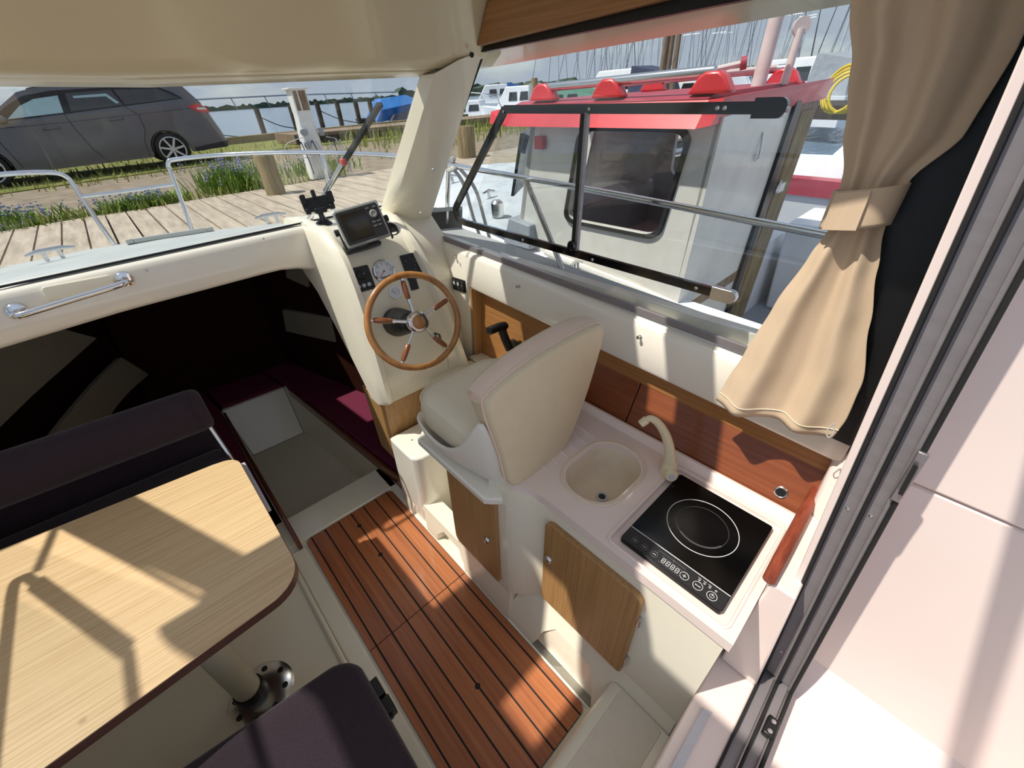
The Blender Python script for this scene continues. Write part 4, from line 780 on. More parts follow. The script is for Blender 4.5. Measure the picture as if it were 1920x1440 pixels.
# bolster seat in front of the table
bo = thing('bolster_backrest', 'dark grey fabric bolster backrest at the forward end of the table', 'backrest', (-.45, 1.95, .70))
secs = []
for x, k in ((-.95, 1), (-.60, 1), (-.20, 1), (-.075, 1), (-.045, .97), (-.032, .88), (-.026, .70)):
    secs.append([(x, 1.955 + k * .075 * math.cos(a) * (1 - .15 * math.sin(a)), .845 + .02 * (-x) * .5 + k * (.100 * math.sin(a))) for a in [2 * math.pi * i / 20 for i in range(20)]])
put('bolster', G().loft(secs), 'fabric_dark', parent=bo, smooth=60)
put('end_seam', G().tube([(-.070, p[1], p[2]) for p in secs[3]], .0028, 6, closed=True), 'fabric_dark', parent=bo)
put('bracket', G().tube(crv([(-.052, 1.93, .80), (-.045, 1.89, .72), (-.036, 1.83, .62), (-.032, 1.78, .52)], 5), .010, 10), 'chrome', parent=bo)
put('bracket', G().tube(crv([(-.060, 1.96, .80), (-.052, 1.94, .70), (-.040, 1.90, .56), (-.036, 1.88, .48)], 5), .010, 10), 'chrome', parent=bo)
put('dinette_cushion', G().loft([[(x, y, z) for x, y in rr2(-.94 + i, -.030 - i, 1.60 + i, 2.02 - i, .05)] for z, i in ((.46, .01), (.48, 0), (.57, 0), (.588, .012), (.594, .03))]), 'fabric_dark', smooth=60, label='dark fabric seat cushion between the bolster and the table', cat='cushion')
bn = thing('dinette_bench', 'cream bench moulding under the bolster seat', 'bench', (-.48, 1.86, 0)); put('bench_base', G().box(-.93, -.05, 1.62, 1.95, 0, .46), 'gelcoat', parent=bn, bevel=.008); put('bench_back', G().box(-.95, -.06, 2.05, 2.075, 0, .78), 'fabric_dark', parent=bn, bevel=.004)
# aft seat nearest the camera
put('dinette_cushion', G().loft([[(x, y, z) for x, y in [(-.93 + i, .18 + i)] + [(.020 - i, .18 + i), (.018 - i, .60)] + [(-.075 + (.093 - i) * math.cos(math.radians(k * 12)), .735 + (.093 - i) * math.sin(math.radians(k * 12))) for k in range(1, 8)] + [(-.46, .872 - i), (-.93 + i, .90 - i)]] for z, i in ((.325, .016), (.335, .0), (.405, 0), (.422, .008), (.432, .024))]), 'fabric_dark', smooth=60, label='dark aubergine seat cushion at the bottom of the picture, nearest the aft step', cat='cushion')
ab = thing('dinette_bench', 'cream bench moulding under the aft dinette cushion, with a black hinge', 'bench', (-.5, .5, 0)); put('bench_base', G().box(-.93, -.06, .25, .80, 0, .325), 'gelcoat', parent=ab, bevel=.008)
put('base_board', G().box(-.059, -.012, .25, .70, .03, .322), 'black', parent=ab, bevel=.003)
hg = put('bench_hinge', G().box(-.012, .008, .61, .71, .30, .345), 'black', parent=ab)
put('hinge_leaf', G().box(-.005, .040, .655, .715, .330, .385), 'black', parent=hg, bevel=.003); put('hinge_leaf', G().box(.005, .045, .600, .650, .325, .375), 'black', parent=hg, bevel=.003)
put('hinge_pin', G().tube([(.022, .590, .352), (.022, .725, .352)], .008, 10), 'black', parent=hg)
# ================================================================ curtain
cu = thing('curtain', 'beige gathered curtain tied back at the aft end of the side window', 'curtain', (1.12, .15, 1.15))
ctrl = [(2.12, .325, .050, .030), (2.05, .295, .052, .030), (1.97, .262, .046, .030), (1.86, .232, .054, .028), (1.79, .206, .095, .022), (1.735, .195, .104, .014), (1.695, .186, .098, .016), (1.62, .205, .078, .026), (1.50, .236, .045, .034), (1.35, .264, .004, .040), (1.24, .285, -.004, .042), (1.165, .296, .002, .042)]
def interp(z):
    for (a, b) in zip(ctrl, ctrl[1:]):
        if b[0] <= z <= a[0]:
            t = (a[0] - z) / (a[0] - b[0]); t = t * t * (3 - 2 * t) * .5 + t * .5
            return [a[k] + (b[k] - a[k]) * t for k in range(1, 4)]
    return ctrl[-1][1:]
def curtain_rows(z0, z1, n, nf, ph, slope):
    rows = []
    for i in range(n + 1):
        z = z0 + (z1 - z0) * i / n; yl, yr, am = interp(min(2.12, max(1.165, z))); row = []
        for j in range(97):
            u = j / 96; fold = math.sin(2 * math.pi * (nf * u + .10 * math.sin(5 * u + ph)) + ph) + .16 * math.sin(2 * math.pi * (nf * 2.1 * u) + 1.7 * ph + z)
            row.append((1.125 - .012 * math.sin(math.pi * u) + am * fold * (.55 + .45 * math.sin(3 * u + 1)) * .62, yl + (yr - yl) * u, z + slope * (u - .4) * max(0, (1.6 - z)) * .30 + (.004 * math.sin(2 * math.pi * nf * u + 1) if z < 1.3 else 0)))
        rows.append(row)
    return rows
cb = put('upper_drape', G().grid(curtain_rows(2.12, 1.725, 30, 2.6, .6, 0)), 'curtain', parent=cu, smooth=180, solid=.003)
cl = put('lower_drape', G().grid(curtain_rows(1.74, 1.175, 40, 1.9, 2.2, .28)), 'curtain', parent=cu, smooth=180, solid=.003)
hm = curtain_rows(1.205, 1.200, 1, 1.9, 2.2, .28)
put('hem_stitch', G().tube([(p[0] - .003, p[1], p[2]) for p in hm[0]], .0012, 5), 'vinyl', parent=cu)
ring_ = [[(1.118 + .040 * math.cos(a), .149 + .056 * math.sin(a) , z - .012 * math.sin(a)) for a in [2 * math.pi * i / 40 for i in range(40)]] for z in (1.772, 1.765, 1.735, 1.705, 1.698)]
tie = put('tieback', G().loft(ring_, caps=False), 'curtain', parent=cu, smooth=180, solid=.004)
put('tieback_end', G().loft([[(1.070, .135, 1.698), (1.073, .135, 1.698), (1.073, .139, 1.772), (1.070, .139, 1.772)], [(1.082, .195, 1.688), (1.085, .195, 1.688), (1.085, .196, 1.760), (1.082, .196, 1.760)]]), 'curtain', parent=cu, bevel=.001)
put('cord_loop', G().tube(crv([(1.09, .012, 1.26), (1.085, .004, 1.235), (1.085, .010, 1.222), (1.087, .018, 1.235), (1.09, .014, 1.26)], 5), .0015, 6), 'rope', parent=cu)
# ================================================================ our own deck, rails, wiper
hull = thing('boat_foredeck', 'white foredeck of the boat beyond the windscreen', 'deck', (.15, 3.0, 1.1))
rows = []
for (y, hw, zc_, ze) in ((2.03, 1.36, 1.490, 1.40), (2.25, 1.30, 1.462, 1.37), (2.6, 1.17, 1.412, 1.33), (3.0, .98, 1.345, 1.275), (3.4, .74, 1.272, 1.21), (3.75, .48, 1.205, 1.16), (3.98, .22, 1.165, 1.13), (4.08, .02, 1.145, 1.125)):
    rows.append([(.15 + hw * k, y, ze + (zc_ - ze) * (1 - abs(k) ** 2.2) + beam_z(.15 + hw * k) * max(0, (3 - y))) for k in (-1, -.85, -.6, -.3, 0, .3, .6, .85, 1)])
dk = put('deck_skin', G().grid(rows), 'deck_white', parent=hull, smooth=60, solid=.02)
# open square for the fore hatch light: hatch sits at x .35-.78, y 2.95-3.3
HB = (.03, .34, 2.76, 3.18)
cut(dk, G().box(HB[0], HB[1], HB[2], HB[3], 1.0, 1.6))
g = G()
for s_ in (-1, 1):
    rr_ = []
    for r in rows:
        e = r[0] if s_ < 0 else r[-1]; rr_.append([e, (e[0] - s_ * .02, e[1], e[2] - .18), (.15 + (e[0] - .15) * 1.0, e[1] - .02, .55), (.15 + (e[0] - .15) * .97, e[1] - .06, -.3)])
    g.grid(rr_)
put('topsides', g, 'deck_white', parent=hull, smooth=60)
hz = 1.30
ht = thing('deck_hatch', 'clear deck hatch on the white foredeck', 'hatch', (.34, 3.2, 1.3))
for a, b, c_, d in ((HB[0] - .03, HB[0], HB[2] - .03, HB[3] + .03), (HB[1], HB[1] + .03, HB[2] - .03, HB[3] + .03), (HB[0], HB[1], HB[2] - .03, HB[2]), (HB[0], HB[1], HB[3], HB[3] + .03)):
    zz = lambda y: 1.355 - .19 * (y - 3.0)
    put('frame_bar', G().hexa([(a, c_, zz(c_) - .01), (b, c_, zz(c_) - .01), (b, d, zz(d) - .01), (a, d, zz(d) - .01), (a, c_, zz(c_) + .012), (b, c_, zz(c_) + .012), (b, d, zz(d) + .012), (a, d, zz(d) + .012)]), 'deck_white', parent=ht, bevel=.004)
put('pane', wall4((HB[0], HB[2], 1.395), (HB[1], HB[2], 1.395), (HB[1], HB[3], 1.318), (HB[0], HB[3], 1.318), Vector((0, 0, .006))), 'glass', parent=ht)
# cleats and moulding on deck
def cleat(x, y, z, rz, label):
    t = thing('deck_cleat', label, 'cleat', (x, y, z)); M = Matrix.Translation((x, y, z)) @ Matrix.Rotation(rz, 4, 'Z')
    put('horn', G().tube([M @ Vector(p) for p in ((-.08, 0, .035), (-.04, 0, .042), (.04, 0, .042), (.08, 0, .035))], [.005, .009, .009, .005], 8), 'steel', parent=t)
    for k in (-.025, .025): put('post', G().tube([M @ Vector((k, 0, 0)), M @ Vector((k, 0, .042))], .008, 8), 'steel', parent=t)
cleat(-.25, 2.62, 1.40, .25, 'steel cleat on the white foredeck above the chrome hand rail')
cleat(.62, 2.55, 1.425, .1, 'steel cleat on the white foredeck below the phone holder')
def chrome_rail(name, label, tubes, feet, r=.0125):
    xs_ = [p[0] for p in tubes[0]]; t = thing(name, label, 'rail', (sum(xs_) / len(xs_), tubes[0][0][1], 1.2))
    for k, P in enumerate(tubes): put('tube' if k == 0 else 'stanchion', G().tube(crv(P, 6) if len(P) > 2 else P, r, 12), 'chrome', parent=t)
    for f_ in feet: put('foot', G().lathe([(.030, 0), (.030, .006), (.018, .016), (.013, .03)], f_, (0, 0, 1), 16, closed=True), 'chrome', parent=t)
chrome_rail('bow_rail', 'polished steel bow rail running round the helm side of the foredeck',
    [[(.355, 3.56, 1.245), (.372, 3.58, 1.40), (.385, 3.60, 1.60), (.393, 3.60, 1.665), (.45, 3.58, 1.685), (.72, 3.42, 1.703), (1.00, 3.10, 1.712), (1.20, 2.72, 1.712), (1.34, 2.35, 1.705), (1.44, 2.0, 1.675), (1.49, 1.55, 1.65), (1.50, .95, 1.627), (1.49, .27, 1.598), (1.48, -.5, 1.57)],
     [(1.425, 2.10, 1.30), (1.435, 2.02, 1.675)], [(1.10, 2.93, 1.28), (1.11, 2.92, 1.71)], [(1.42, 1.15, 1.27), (1.49, 1.49, 1.645)]],
    [(.355, 3.56, 1.235), (1.425, 2.10, 1.29), (1.10, 2.93, 1.27), (1.42, 1.15, 1.265)])
chrome_rail('bow_rail', 'polished steel bow rail bending down on the car side of the foredeck',
    [[(-.055, 3.56, 1.235), (-.075, 3.58, 1.40), (-.090, 3.60, 1.58), (-.105, 3.60, 1.635), (-.16, 3.57, 1.66), (-.33, 3.46, 1.672), (-.70, 3.05, 1.68), (-1.0, 2.5, 1.67), (-1.15, 1.9, 1.66)],
     [(-.72, 3.03, 1.24), (-.71, 3.04, 1.68)]], [(-.055, 3.56, 1.225), (-.72, 3.03, 1.23)])
put('cross_bar', G().tube([(-.083, 3.59, 1.525), (.380, 3.595, 1.545)], .010, 10), 'chrome', label='thin steel bar joining the two bow rail ends', cat='rail')
# side deck outside the window
put('side_deck', G().hexa([(1.30, -.2, 1.20), (1.52, -.2, 1.18), (1.50, 2.05, 1.30), (1.30, 2.05, 1.32), (1.30, -.2, 1.25), (1.52, -.2, 1.22), (1.50, 2.05, 1.34), (1.30, 2.05, 1.36)]), 'deck_white', bevel=.01, kind='structure', label='white side deck outside the galley window')
put('topside_skin', G().hexa([(1.46, -.2, .0), (1.50, -.2, .0), (1.48, 2.05, .0), (1.44, 2.05, .0), (1.50, -.2, 1.20), (1.53, -.2, 1.20), (1.51, 2.05, 1.32), (1.48, 2.05, 1.32)]), 'deck_white', kind='structure', label='white hull side outside the galley window')
# wiper
wp = thing('windscreen_wiper', 'black windscreen wiper parked upright beside the pillar', 'wiper', (.75, 2.05, 1.5))
put('arm', G().tube([(.66, 2.085, 1.50), (.72, 1.985, 1.61), (.785, 1.875, 1.735)], [.011, .008, .007], 8), 'steel', parent=wp)
put('blade', G().hexa([(.725, 1.985, 1.615), (.740, 1.985, 1.615), (.742, 1.998, 1.628), (.727, 1.998, 1.628), (.905, 1.70, 1.93), (.925, 1.70, 1.93), (.927, 1.713, 1.943), (.907, 1.713, 1.943)]), 'black', parent=wp)
put('blade_clip', G().box(.782, .806, 1.862, 1.888, 1.728, 1.752), 'tail_red', parent=wp, bevel=.004)
# roof overhang outside the side window
put('roof_eave', G().hexa([(1.24, -.1, 2.135), (1.47, -.1, 2.118), (1.45, 1.80, 2.062), (1.24, 1.50, 2.10), (1.24, -.1, 2.20), (1.47, -.1, 2.17), (1.45, 1.80, 2.11), (1.24, 1.50, 2.18)]), 'gelcoat_ceiling', kind='structure', bevel=.008, label='beige roof overhang outside the side window')
# ================================================================ the shore (true horizontal; the boat heels against it)
GZ = .97
g = G().box(-6, 14, 4.45, 4.75, -1.5, .90)
put('quay_wall', g, 'dark_wood', W=True, kind='structure', label='dark quay wall below the boardwalk')
bw = thing('boardwalk', 'weathered pale boardwalk along the quay', 'boardwalk', (0, 5.6, .9), W=True)
put('bearer', G().box(-6, 14, 4.5, 6.95, .86, .925), 'dark_wood', parent=bw)
x = -3.2; k = 0
while x < 5.2:
    w_ = .178; y1 = 6.98 - .04 * x + random.uniform(-.02, .02)
    put('plank', G().hexa([(x, 4.46, .925), (x + w_, 4.46, .925), (x + w_, y1, .925), (x, y1, .925), (x, 4.46, GZ + random.uniform(-.006, .004)), (x + w_, 4.46, GZ + random.uniform(-.006, .004)), (x + w_, y1, GZ), (x, y1, GZ)]), 'boardwalk', parent=bw, smooth=0)
    x += .194; k += 1
g = G(); x = 5.2
while x < 14: g.box(x, x + .178, 4.46, 6.75, .925, GZ); x += .194
o = put('far_planks', g, 'boardwalk', parent=bw, smooth=0, kind='stuff')
gr = put('ground', G().box(-30, 13.5, 6.7, 17.6, .2, GZ - .02), 'gravel', W=True, kind='structure', label='sandy gravel quay')
put('turf_strip', G().prism([(-30, 11.0), (-3, 10.9), (2.2, 11.6), (4.0, 13.4), (9, 11.2), (13, 9.6), (13.4, 10), (13.4, 17.4), (-30, 17.4)], 'z', GZ - .04, GZ - .002), 'turf', W=True, kind='stuff', label='patchy turf around the car', cat='turf')
put('quay_kerb', G().box(2.8, 13.5, 17.2, 17.6, .4, 1.16), 'pile_wood', W=True, kind='structure', label='timber kerb along the water edge')
# grass and flower clumps
def tuft(gg, x, y, h, lean, w_):
    a = random.uniform(0, 6.28); dx, dy = math.cos(a), math.sin(a); px, py_ = -dy * w_, dx * w_
    gg.add([(x - px, y - py_, GZ - .03), (x + px, y + py_, GZ - .03), (x + dx * lean * .5 + px * .7, y + dy * lean * .5 + py_ * .7, GZ + h * .6), (x + dx * lean * .5 - px * .7, y + dy * lean * .5 - py_ * .7, GZ + h * .6), (x + dx * lean, y + dy * lean, GZ + h)], [(0, 1, 2, 3), (3, 2, 4)])
def clump(x0, x1, y0, y1, n, hmax, nf, label):
    t = thing('flower_clump', label, 'plant', ((x0 + x1) / 2, (y0 + y1) / 2, GZ), W=True, group='blue flower clumps by the boardwalk')
    g = G(); f = G()
    for k in range(n):
        x, y = random.gauss((x0 + x1) / 2, (x1 - x0) / 4.2), random.gauss((y0 + y1) / 2, (y1 - y0) / 4.2); tuft(g, x, y, random.uniform(.35, 1) * hmax, random.uniform(.05, .2), random.uniform(.006, .014))
    for k in range(nf):
        x, y = random.gauss((x0 + x1) / 2, (x1 - x0) / 4.5), random.gauss((y0 + y1) / 2, (y1 - y0) / 4.5); h = random.uniform(.5, 1.12) * hmax
        for j in range(3): f.ball((x + random.uniform(-.02, .02), y + random.uniform(-.02, .02), GZ + h - j * .035), random.uniform(.008, .016), 5, 4)
    put('leaves', g, 'leaf', parent=t, smooth=0, kind='stuff'); put('flowers', f, 'flower_blue', parent=t, kind='stuff')
clump(-1.9, -.35, 7.0, 7.5, 520, .20, 100, 'blue flowering clump at the left edge of the picture, beside the boardwalk')
clump(-.15, .75, 6.95, 7.35, 420, .17, 55, 'green clump with blue flowers between the two bow rail ends')
clump(1.0, 1.9, 7.0, 7.9, 700, .36, 90, 'tall green clump with blue flowers left of the wooden pile')
clump(2.1, 3.4, 7.3, 8.3, 260, .26, 30, 'sparse blue flowered clump behind the white pedestal')
g = G()
for k in range(5200):
    x = random.uniform(-4, 12); y = random.uniform(10.4, 15.5) if x < 3 else random.uniform(8.0, 15.5)
    if random.random() < (.6 if x < 3 else .3): tuft(g, x, y, random.uniform(.04, .13 if x < 3 else .2), random.uniform(.02, .1), random.uniform(.006, .014))
for k in range(900): tuft(g, random.uniform(5.2, 12), random.uniform(8.5, 12.5), random.uniform(.15, .5), random.uniform(.05, .2), random.uniform(.006, .014))
for k in range(700): tuft(g, random.uniform(-2.5, 3), random.gauss(7.1, .12), random.uniform(.04, .14), random.uniform(.02, .08), random.uniform(.006, .012))
put('grass', g, 'leaf_grass', W=True, smooth=0, kind='stuff', label='short wild grass on the quay', cat='grass')
# ---- car
CY = 12.05
car = thing('parked_car', 'dark grey estate car parked on the quay', 'car', (.2, 12.9, GZ), W=True)
def body_sec(k):    # k 0 side .. used for a rounded body: outline in x,z shrinks towards the near and far faces
    return k
low = [(-2.26, 1.22), (-2.30, 1.42), (-2.24, 1.58), (-1.9, 1.72), (-1.35, 1.83), (-.85, 1.90), (.1, 1.945), (1.2, 2.00), (2.05, 2.06), (2.32, 2.03), (2.40, 1.86), (2.44, 1.72), (2.50, 1.52), (2.53, 1.34), (2.46, 1.24), (2.0, 1.19), (1.83, 1.19)]
arch = lambda cx: [(cx + .345 * math.cos(math.radians(a)), 1.275 + .345 * math.sin(math.radians(a))) for a in range(-8, 189, 14)]
low = low + arch(1.47) + [(1.10, 1.17), (-.95, 1.15)] + arch(-1.32) + [(-1.70, 1.19)]
def sec(pts, y, k, c): return [(c[0] + (x - c[0]) * k, y, c[1] + (z - c[1]) * k) for x, z in pts]
cc = (.1, 1.5)
put('body', G().loft([sec(low, CY + .0, .985, cc), sec(low, CY + .05, 1.0, cc), sec(low, CY + 1.75, 1.0, cc), sec(low, CY + 1.80, .985, cc)]), 'car_paint', parent=car, smooth=30)
gh = [(-1.12, 1.86), (-.72, 2.10), (-.35, 2.33), (0, 2.41), (.6, 2.445), (1.3, 2.445), (1.98, 2.41), (2.14, 2.34), (2.34, 2.03), (2.0, 2.0), (0, 1.9)]
def sec2(y, ins): return [(x * (1 - ins * .02), y + (ins * .0), z) for x, z in gh]
put('cabin', G().loft([[(x, CY + .03 + max(0, (z - 1.9)) * .36, z) for x, z in gh], [(x, CY + 1.77 - max(0, (z - 1.9)) * .36, z) for x, z in gh]]), 'car_paint', parent=car, smooth=30)
def cwin(name, pts, m, d=.004): return put(name, G().loft([[(x, CY + .03 + max(0, (z - 1.9)) * .36 - d, z) for x, z in pts], [(x, CY + .05 + max(0, (z - 1.9)) * .36, z) for x, z in pts]]), m, parent=car, smooth=0)
cwin('glasshouse', [(-.90, 1.925), (-.60, 2.13), (-.30, 2.275), (.1, 2.335), (1.0, 2.36), (1.72, 2.345), (1.92, 2.24), (2.06, 2.13), (1.1, 2.055), (.1, 1.985)], 'black', .002)
cwin('front_window', [(-.66, 1.955), (-.42, 2.13), (-.18, 2.225), (.16, 2.262), (.105, 2.005)], 'car_glass_light', .008)
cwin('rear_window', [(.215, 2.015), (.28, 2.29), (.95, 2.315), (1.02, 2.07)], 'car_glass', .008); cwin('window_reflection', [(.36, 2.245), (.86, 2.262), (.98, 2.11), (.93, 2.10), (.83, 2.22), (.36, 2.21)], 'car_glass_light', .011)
cwin('quarter_window', [(1.06, 2.075), (1.0, 2.315), (1.68, 2.31), (1.85, 2.22), (2.0, 2.135)], 'car_glass', .008)
tl = put('tail_lamp', G().loft([[(2.06, CY - .012, 1.985), (2.24, CY - .012, 2.035), (2.395, CY - .012, 1.95), (2.415, CY - .012, 1.865), (2.20, CY - .012, 1.88)], [(2.06, CY + .2, 1.985), (2.24, CY + .3, 2.035), (2.43, CY + .3, 1.95), (2.445, CY + .3, 1.865), (2.20, CY + .2, 1.88)]]), 'tail_red', parent=car, smooth=0)
put('lamp_lens', G().loft([[(2.20, CY - .016, 1.965), (2.36, CY - .016, 1.955), (2.375, CY - .016, 1.915), (2.21, CY - .016, 1.925)], [(2.20, CY, 1.965), (2.36, CY, 1.955), (2.375, CY, 1.915), (2.21, CY, 1.925)]]), 'mark_white', parent=tl, smooth=0)
for P in ([(.10, 1.98), (.13, 1.75), (.22, 1.40), (.36, 1.17)], [(1.02, 2.05), (1.18, 1.90), (1.16, 1.65), (1.06, 1.45), (1.03, 1.20)], [(-.95, 1.88), (-.93, 1.6), (-.85, 1.2)]):
    put('door_seam', G().tube([(x, CY - .001, z) for x, z in P], .006, 5), 'black', parent=car)
put('side_crease', G().tube([(-1.9, CY - .002, 1.80), (0, CY - .004, 1.86), (1.2, CY - .004, 1.915), (2.1, CY - .002, 1.96)], .007, 5), 'car_paint', parent=car)
put('sill_strip', G().hexa([(-.9, CY - .012, 1.20), (1.06, CY - .012, 1.24), (1.06, CY + .02, 1.24), (-.9, CY + .02, 1.20), (-.9, CY - .012, 1.235), (1.06, CY - .012, 1.275), (1.06, CY + .02, 1.275), (-.9, CY + .02, 1.235)]), 'car_paint', parent=car)
for x0, z0 in ((-.18, 1.775), (.80, 1.845)): put('door_handle', G().tube([(x0 - .11, CY - .005, z0), (x0 - .08, CY - .035, z0 + .006), (x0 + .08, CY - .035, z0 + .012), (x0 + .11, CY - .005, z0 + .008)], .016, 8), 'car_paint', parent=car)
put('mirror', G().ball((-.74, CY - .10, 1.95), (.09, .10, .07), 12, 8), 'car_paint', parent=car)
put('rear_bumper', G().hexa([(1.86, CY - .01, 1.20), (2.50, CY - .01, 1.22), (2.52, CY + .5, 1.22), (1.86, CY + .5, 1.20), (1.86, CY - .01, 1.27), (2.56, CY - .01, 1.34), (2.58, CY + .5, 1.34), (1.86, CY + .5, 1.27)]), 'panel_dark', parent=car, bevel=.01)
put('roof_rail', G().tube([(-.2, CY + .22, 2.37), (0, CY + .21, 2.415), (1.4, CY + .21, 2.43), (1.75, CY + .22, 2.39)], .014, 6), 'black', parent=car)
put('aerial', G().tube([(2.03, CY + .8, 2.36), (2.09, CY + .8, 2.50)], .01, 6), 'black', parent=car)
for cx in (1.47, -1.32):
    for yy, s_ in ((CY + .10, -1), (CY + 1.70, 1)):
        wl = put('wheel', G().lathe([(.20, -.09), (.29, -.10), (.305, -.06), (.305, .06), (.29, .095), (.235, .10), (.225, .085), (.215, .03), (.001, .03)], (cx, yy, 1.272), (0, s_, 0), 36), 'rubber', parent=car)
        if s_ < 0:
            put('arch_lining', G().ring((cx, CY + .02, 1.272), (0, -1, 0), .335, .022, 32, 6, 0, math.pi, (1, 0, 0)), 'black', parent=car)
            put('rim', G().ring((cx, yy - .095, 1.272), (0, -1, 0), .222, .014, 36, 6), 'alloy', parent=wl)
            for k in range(7):
                a = 2 * math.pi * k / 7 + .2; ca, sa = math.cos(a), math.sin(a); e = (-sa * .02, ca * .02)
                put('spoke', G().hexa([(cx + ca * .03 - e[0] * 1.2, yy - .06, 1.272 + sa * .03 - e[1] * 1.2), (cx + ca * .03 + e[0] * 1.2, yy - .06, 1.272 + sa * .03 + e[1] * 1.2), (cx + ca * .22 + e[0], yy - .07, 1.272 + sa * .22 + e[1]), (cx + ca * .22 - e[0], yy - .07, 1.272 + sa * .22 - e[1]), (cx + ca * .03 - e[0], yy - .095, 1.272 + sa * .03 - e[1]), (cx + ca * .03 + e[0], yy - .095, 1.272 + sa * .03 + e[1]), (cx + ca * .22 + e[0] * .8, yy - .10, 1.272 + sa * .22 + e[1] * .8), (cx + ca * .22 - e[0] * .8, yy - .10, 1.272 + sa * .22 - e[1] * .8)]), 'alloy', parent=wl)
            put('hub_cap', G().lathe([(.045, 0), (.045, .03), (.035, .04), (.001, .04)], (cx, yy - .065, 1.272), (0, -1, 0), 16), 'alloy', parent=wl)
# ---- quay furniture
pd = thing('power_pedestal', 'white power pedestal with brown panels and hanging cables on the quay', 'pedestal', (2.55, 7.05, GZ), W=True)
put('column', G().loft([[(x, y, GZ) for x, y in rr2(2.39, 2.69, 6.98, 7.20, .03)], [(x, y, 1.80) for x, y in rr2(2.455, 2.665, 6.99, 7.18, .03)]]), 'post_white', parent=pd, smooth=30)
put('head', G().prism(rr2(2.455, 2.665, 6.99, 7.18, .012), 'z', 1.80, 2.075), 'post_white', parent=pd)
for a, b in ((2.475, 2.525), (2.55, 2.645)): put('lamp_panel', G().box(a, b, 6.982, 6.995, 1.83, 2.055), 'weathered', parent=pd, bevel=.003)
put('cap', G().box(2.42, 2.70, 6.95, 7.22, 2.072, 2.09), 'post_white', parent=pd, bevel=.003)
for z in (1.58, 1.42): put('socket', G().lathe([(.05, 0), (.05, .06), (.04, .07), (.001, .07)], (2.47, 6.985, z), (-.5, -1, 0), 16), 'boat_grey', parent=pd)
put('socket', G().lathe([(.05, 0), (.05, .05), (.04, .06), (.001, .06)], (2.69, 7.0, 1.56), (1, -.6, 0), 16), 'boat_grey', parent=pd)
random.seed(3)
for k in range(9):
    a = 2.36 + k * .055 + (.14 if k > 4 else 0); b = a + random.uniform(.02, .12)
    put('cable', G().tube(crv([(a - .02, 6.93, 1.44), (a, 6.92, 1.46 - .02 * (k % 3)), ((a + b) / 2, 6.90, 1.25), (b, 6.92, 1.05 - .05 * (k % 2))], 5), .008, 5), 'rope' if k % 3 else 'tarp_navy', parent=pd)
put('cable', G().tube(crv([(2.42, 6.95, 1.52), (2.15, 6.9, 1.46), (2.12, 6.9, 1.33), (2.4, 6.93, 1.27), (2.7, 6.94, 1.33), (2.9, 6.95, 1.44), (2.75, 6.95, 1.50)], 6), .006, 5), 'rope', parent=pd)
def pile(x, y, r, z0, z1, label, m='pile_wood', group=None):
    g = G().lathe([(r * .96, z0), (r, z0 + .1 * (z1 - z0)), (r * 1.02, z1 - .02), (r * .94, z1), (.001, z1 + .005)], (x, y, 0), (.02, .01, 1), 16)
    return put('mooring_pile', g, m, W=True, label=label, cat='pile', group=group, smooth=40)
pile(1.62, 6.3, .115, .4, 1.42, 'thick round wooden pile standing between the bow rail and the flowers')
pile(5.05, 6.6, .16, .4, 1.45, 'thick round wooden pile behind the bow of the red roofed boat')
for x, y, z1 in ((3.0, 17.9, 1.80), (4.95, 17.9, 1.86), (6.1, 17.95, 1.90), (7.05, 17.9, 1.93), (7.85, 18.0, 1.93), (8.6, 18.0, 1.90), (9.2, 18.0, 1.88)):
    pile(x, y, .085, -.8, z1, 'thin dark mooring pile at the far water edge, %s' % {3.0: 'just behind the car tail', 4.95: 'second from the car', 6.1: 'directly left of the white pedestal', 7.05: 'directly right of the white pedestal', 7.85: 'third before the blue tarpaulin', 8.6: 'second before the blue tarpaulin', 9.2: 'next to the blue tarpaulin'}[x], 'dark_wood', 'thin dark mooring piles')
for k, (a, b) in enumerate((((3.0, 17.85, 1.55), (4.0, 17.3, 1.15)), ((4.95, 17.85, 1.65), (6.1, 17.8, 1.2)), ((7.05, 17.85, 1.7), (8.4, 17.6, 1.2)))):
    put('mooring_line', G().tube(crv([a, tuple(.5 * (p + q) - (.08 if i == 2 else 0) for i, (p, q) in enumerate(zip(a, b))), b], 6), .015, 5), 'rope_dark', W=True, label='slack mooring line tied to the thin pile %s' % ('behind the car', 'left of the pedestal', 'right of the pedestal')[k], cat='rope')
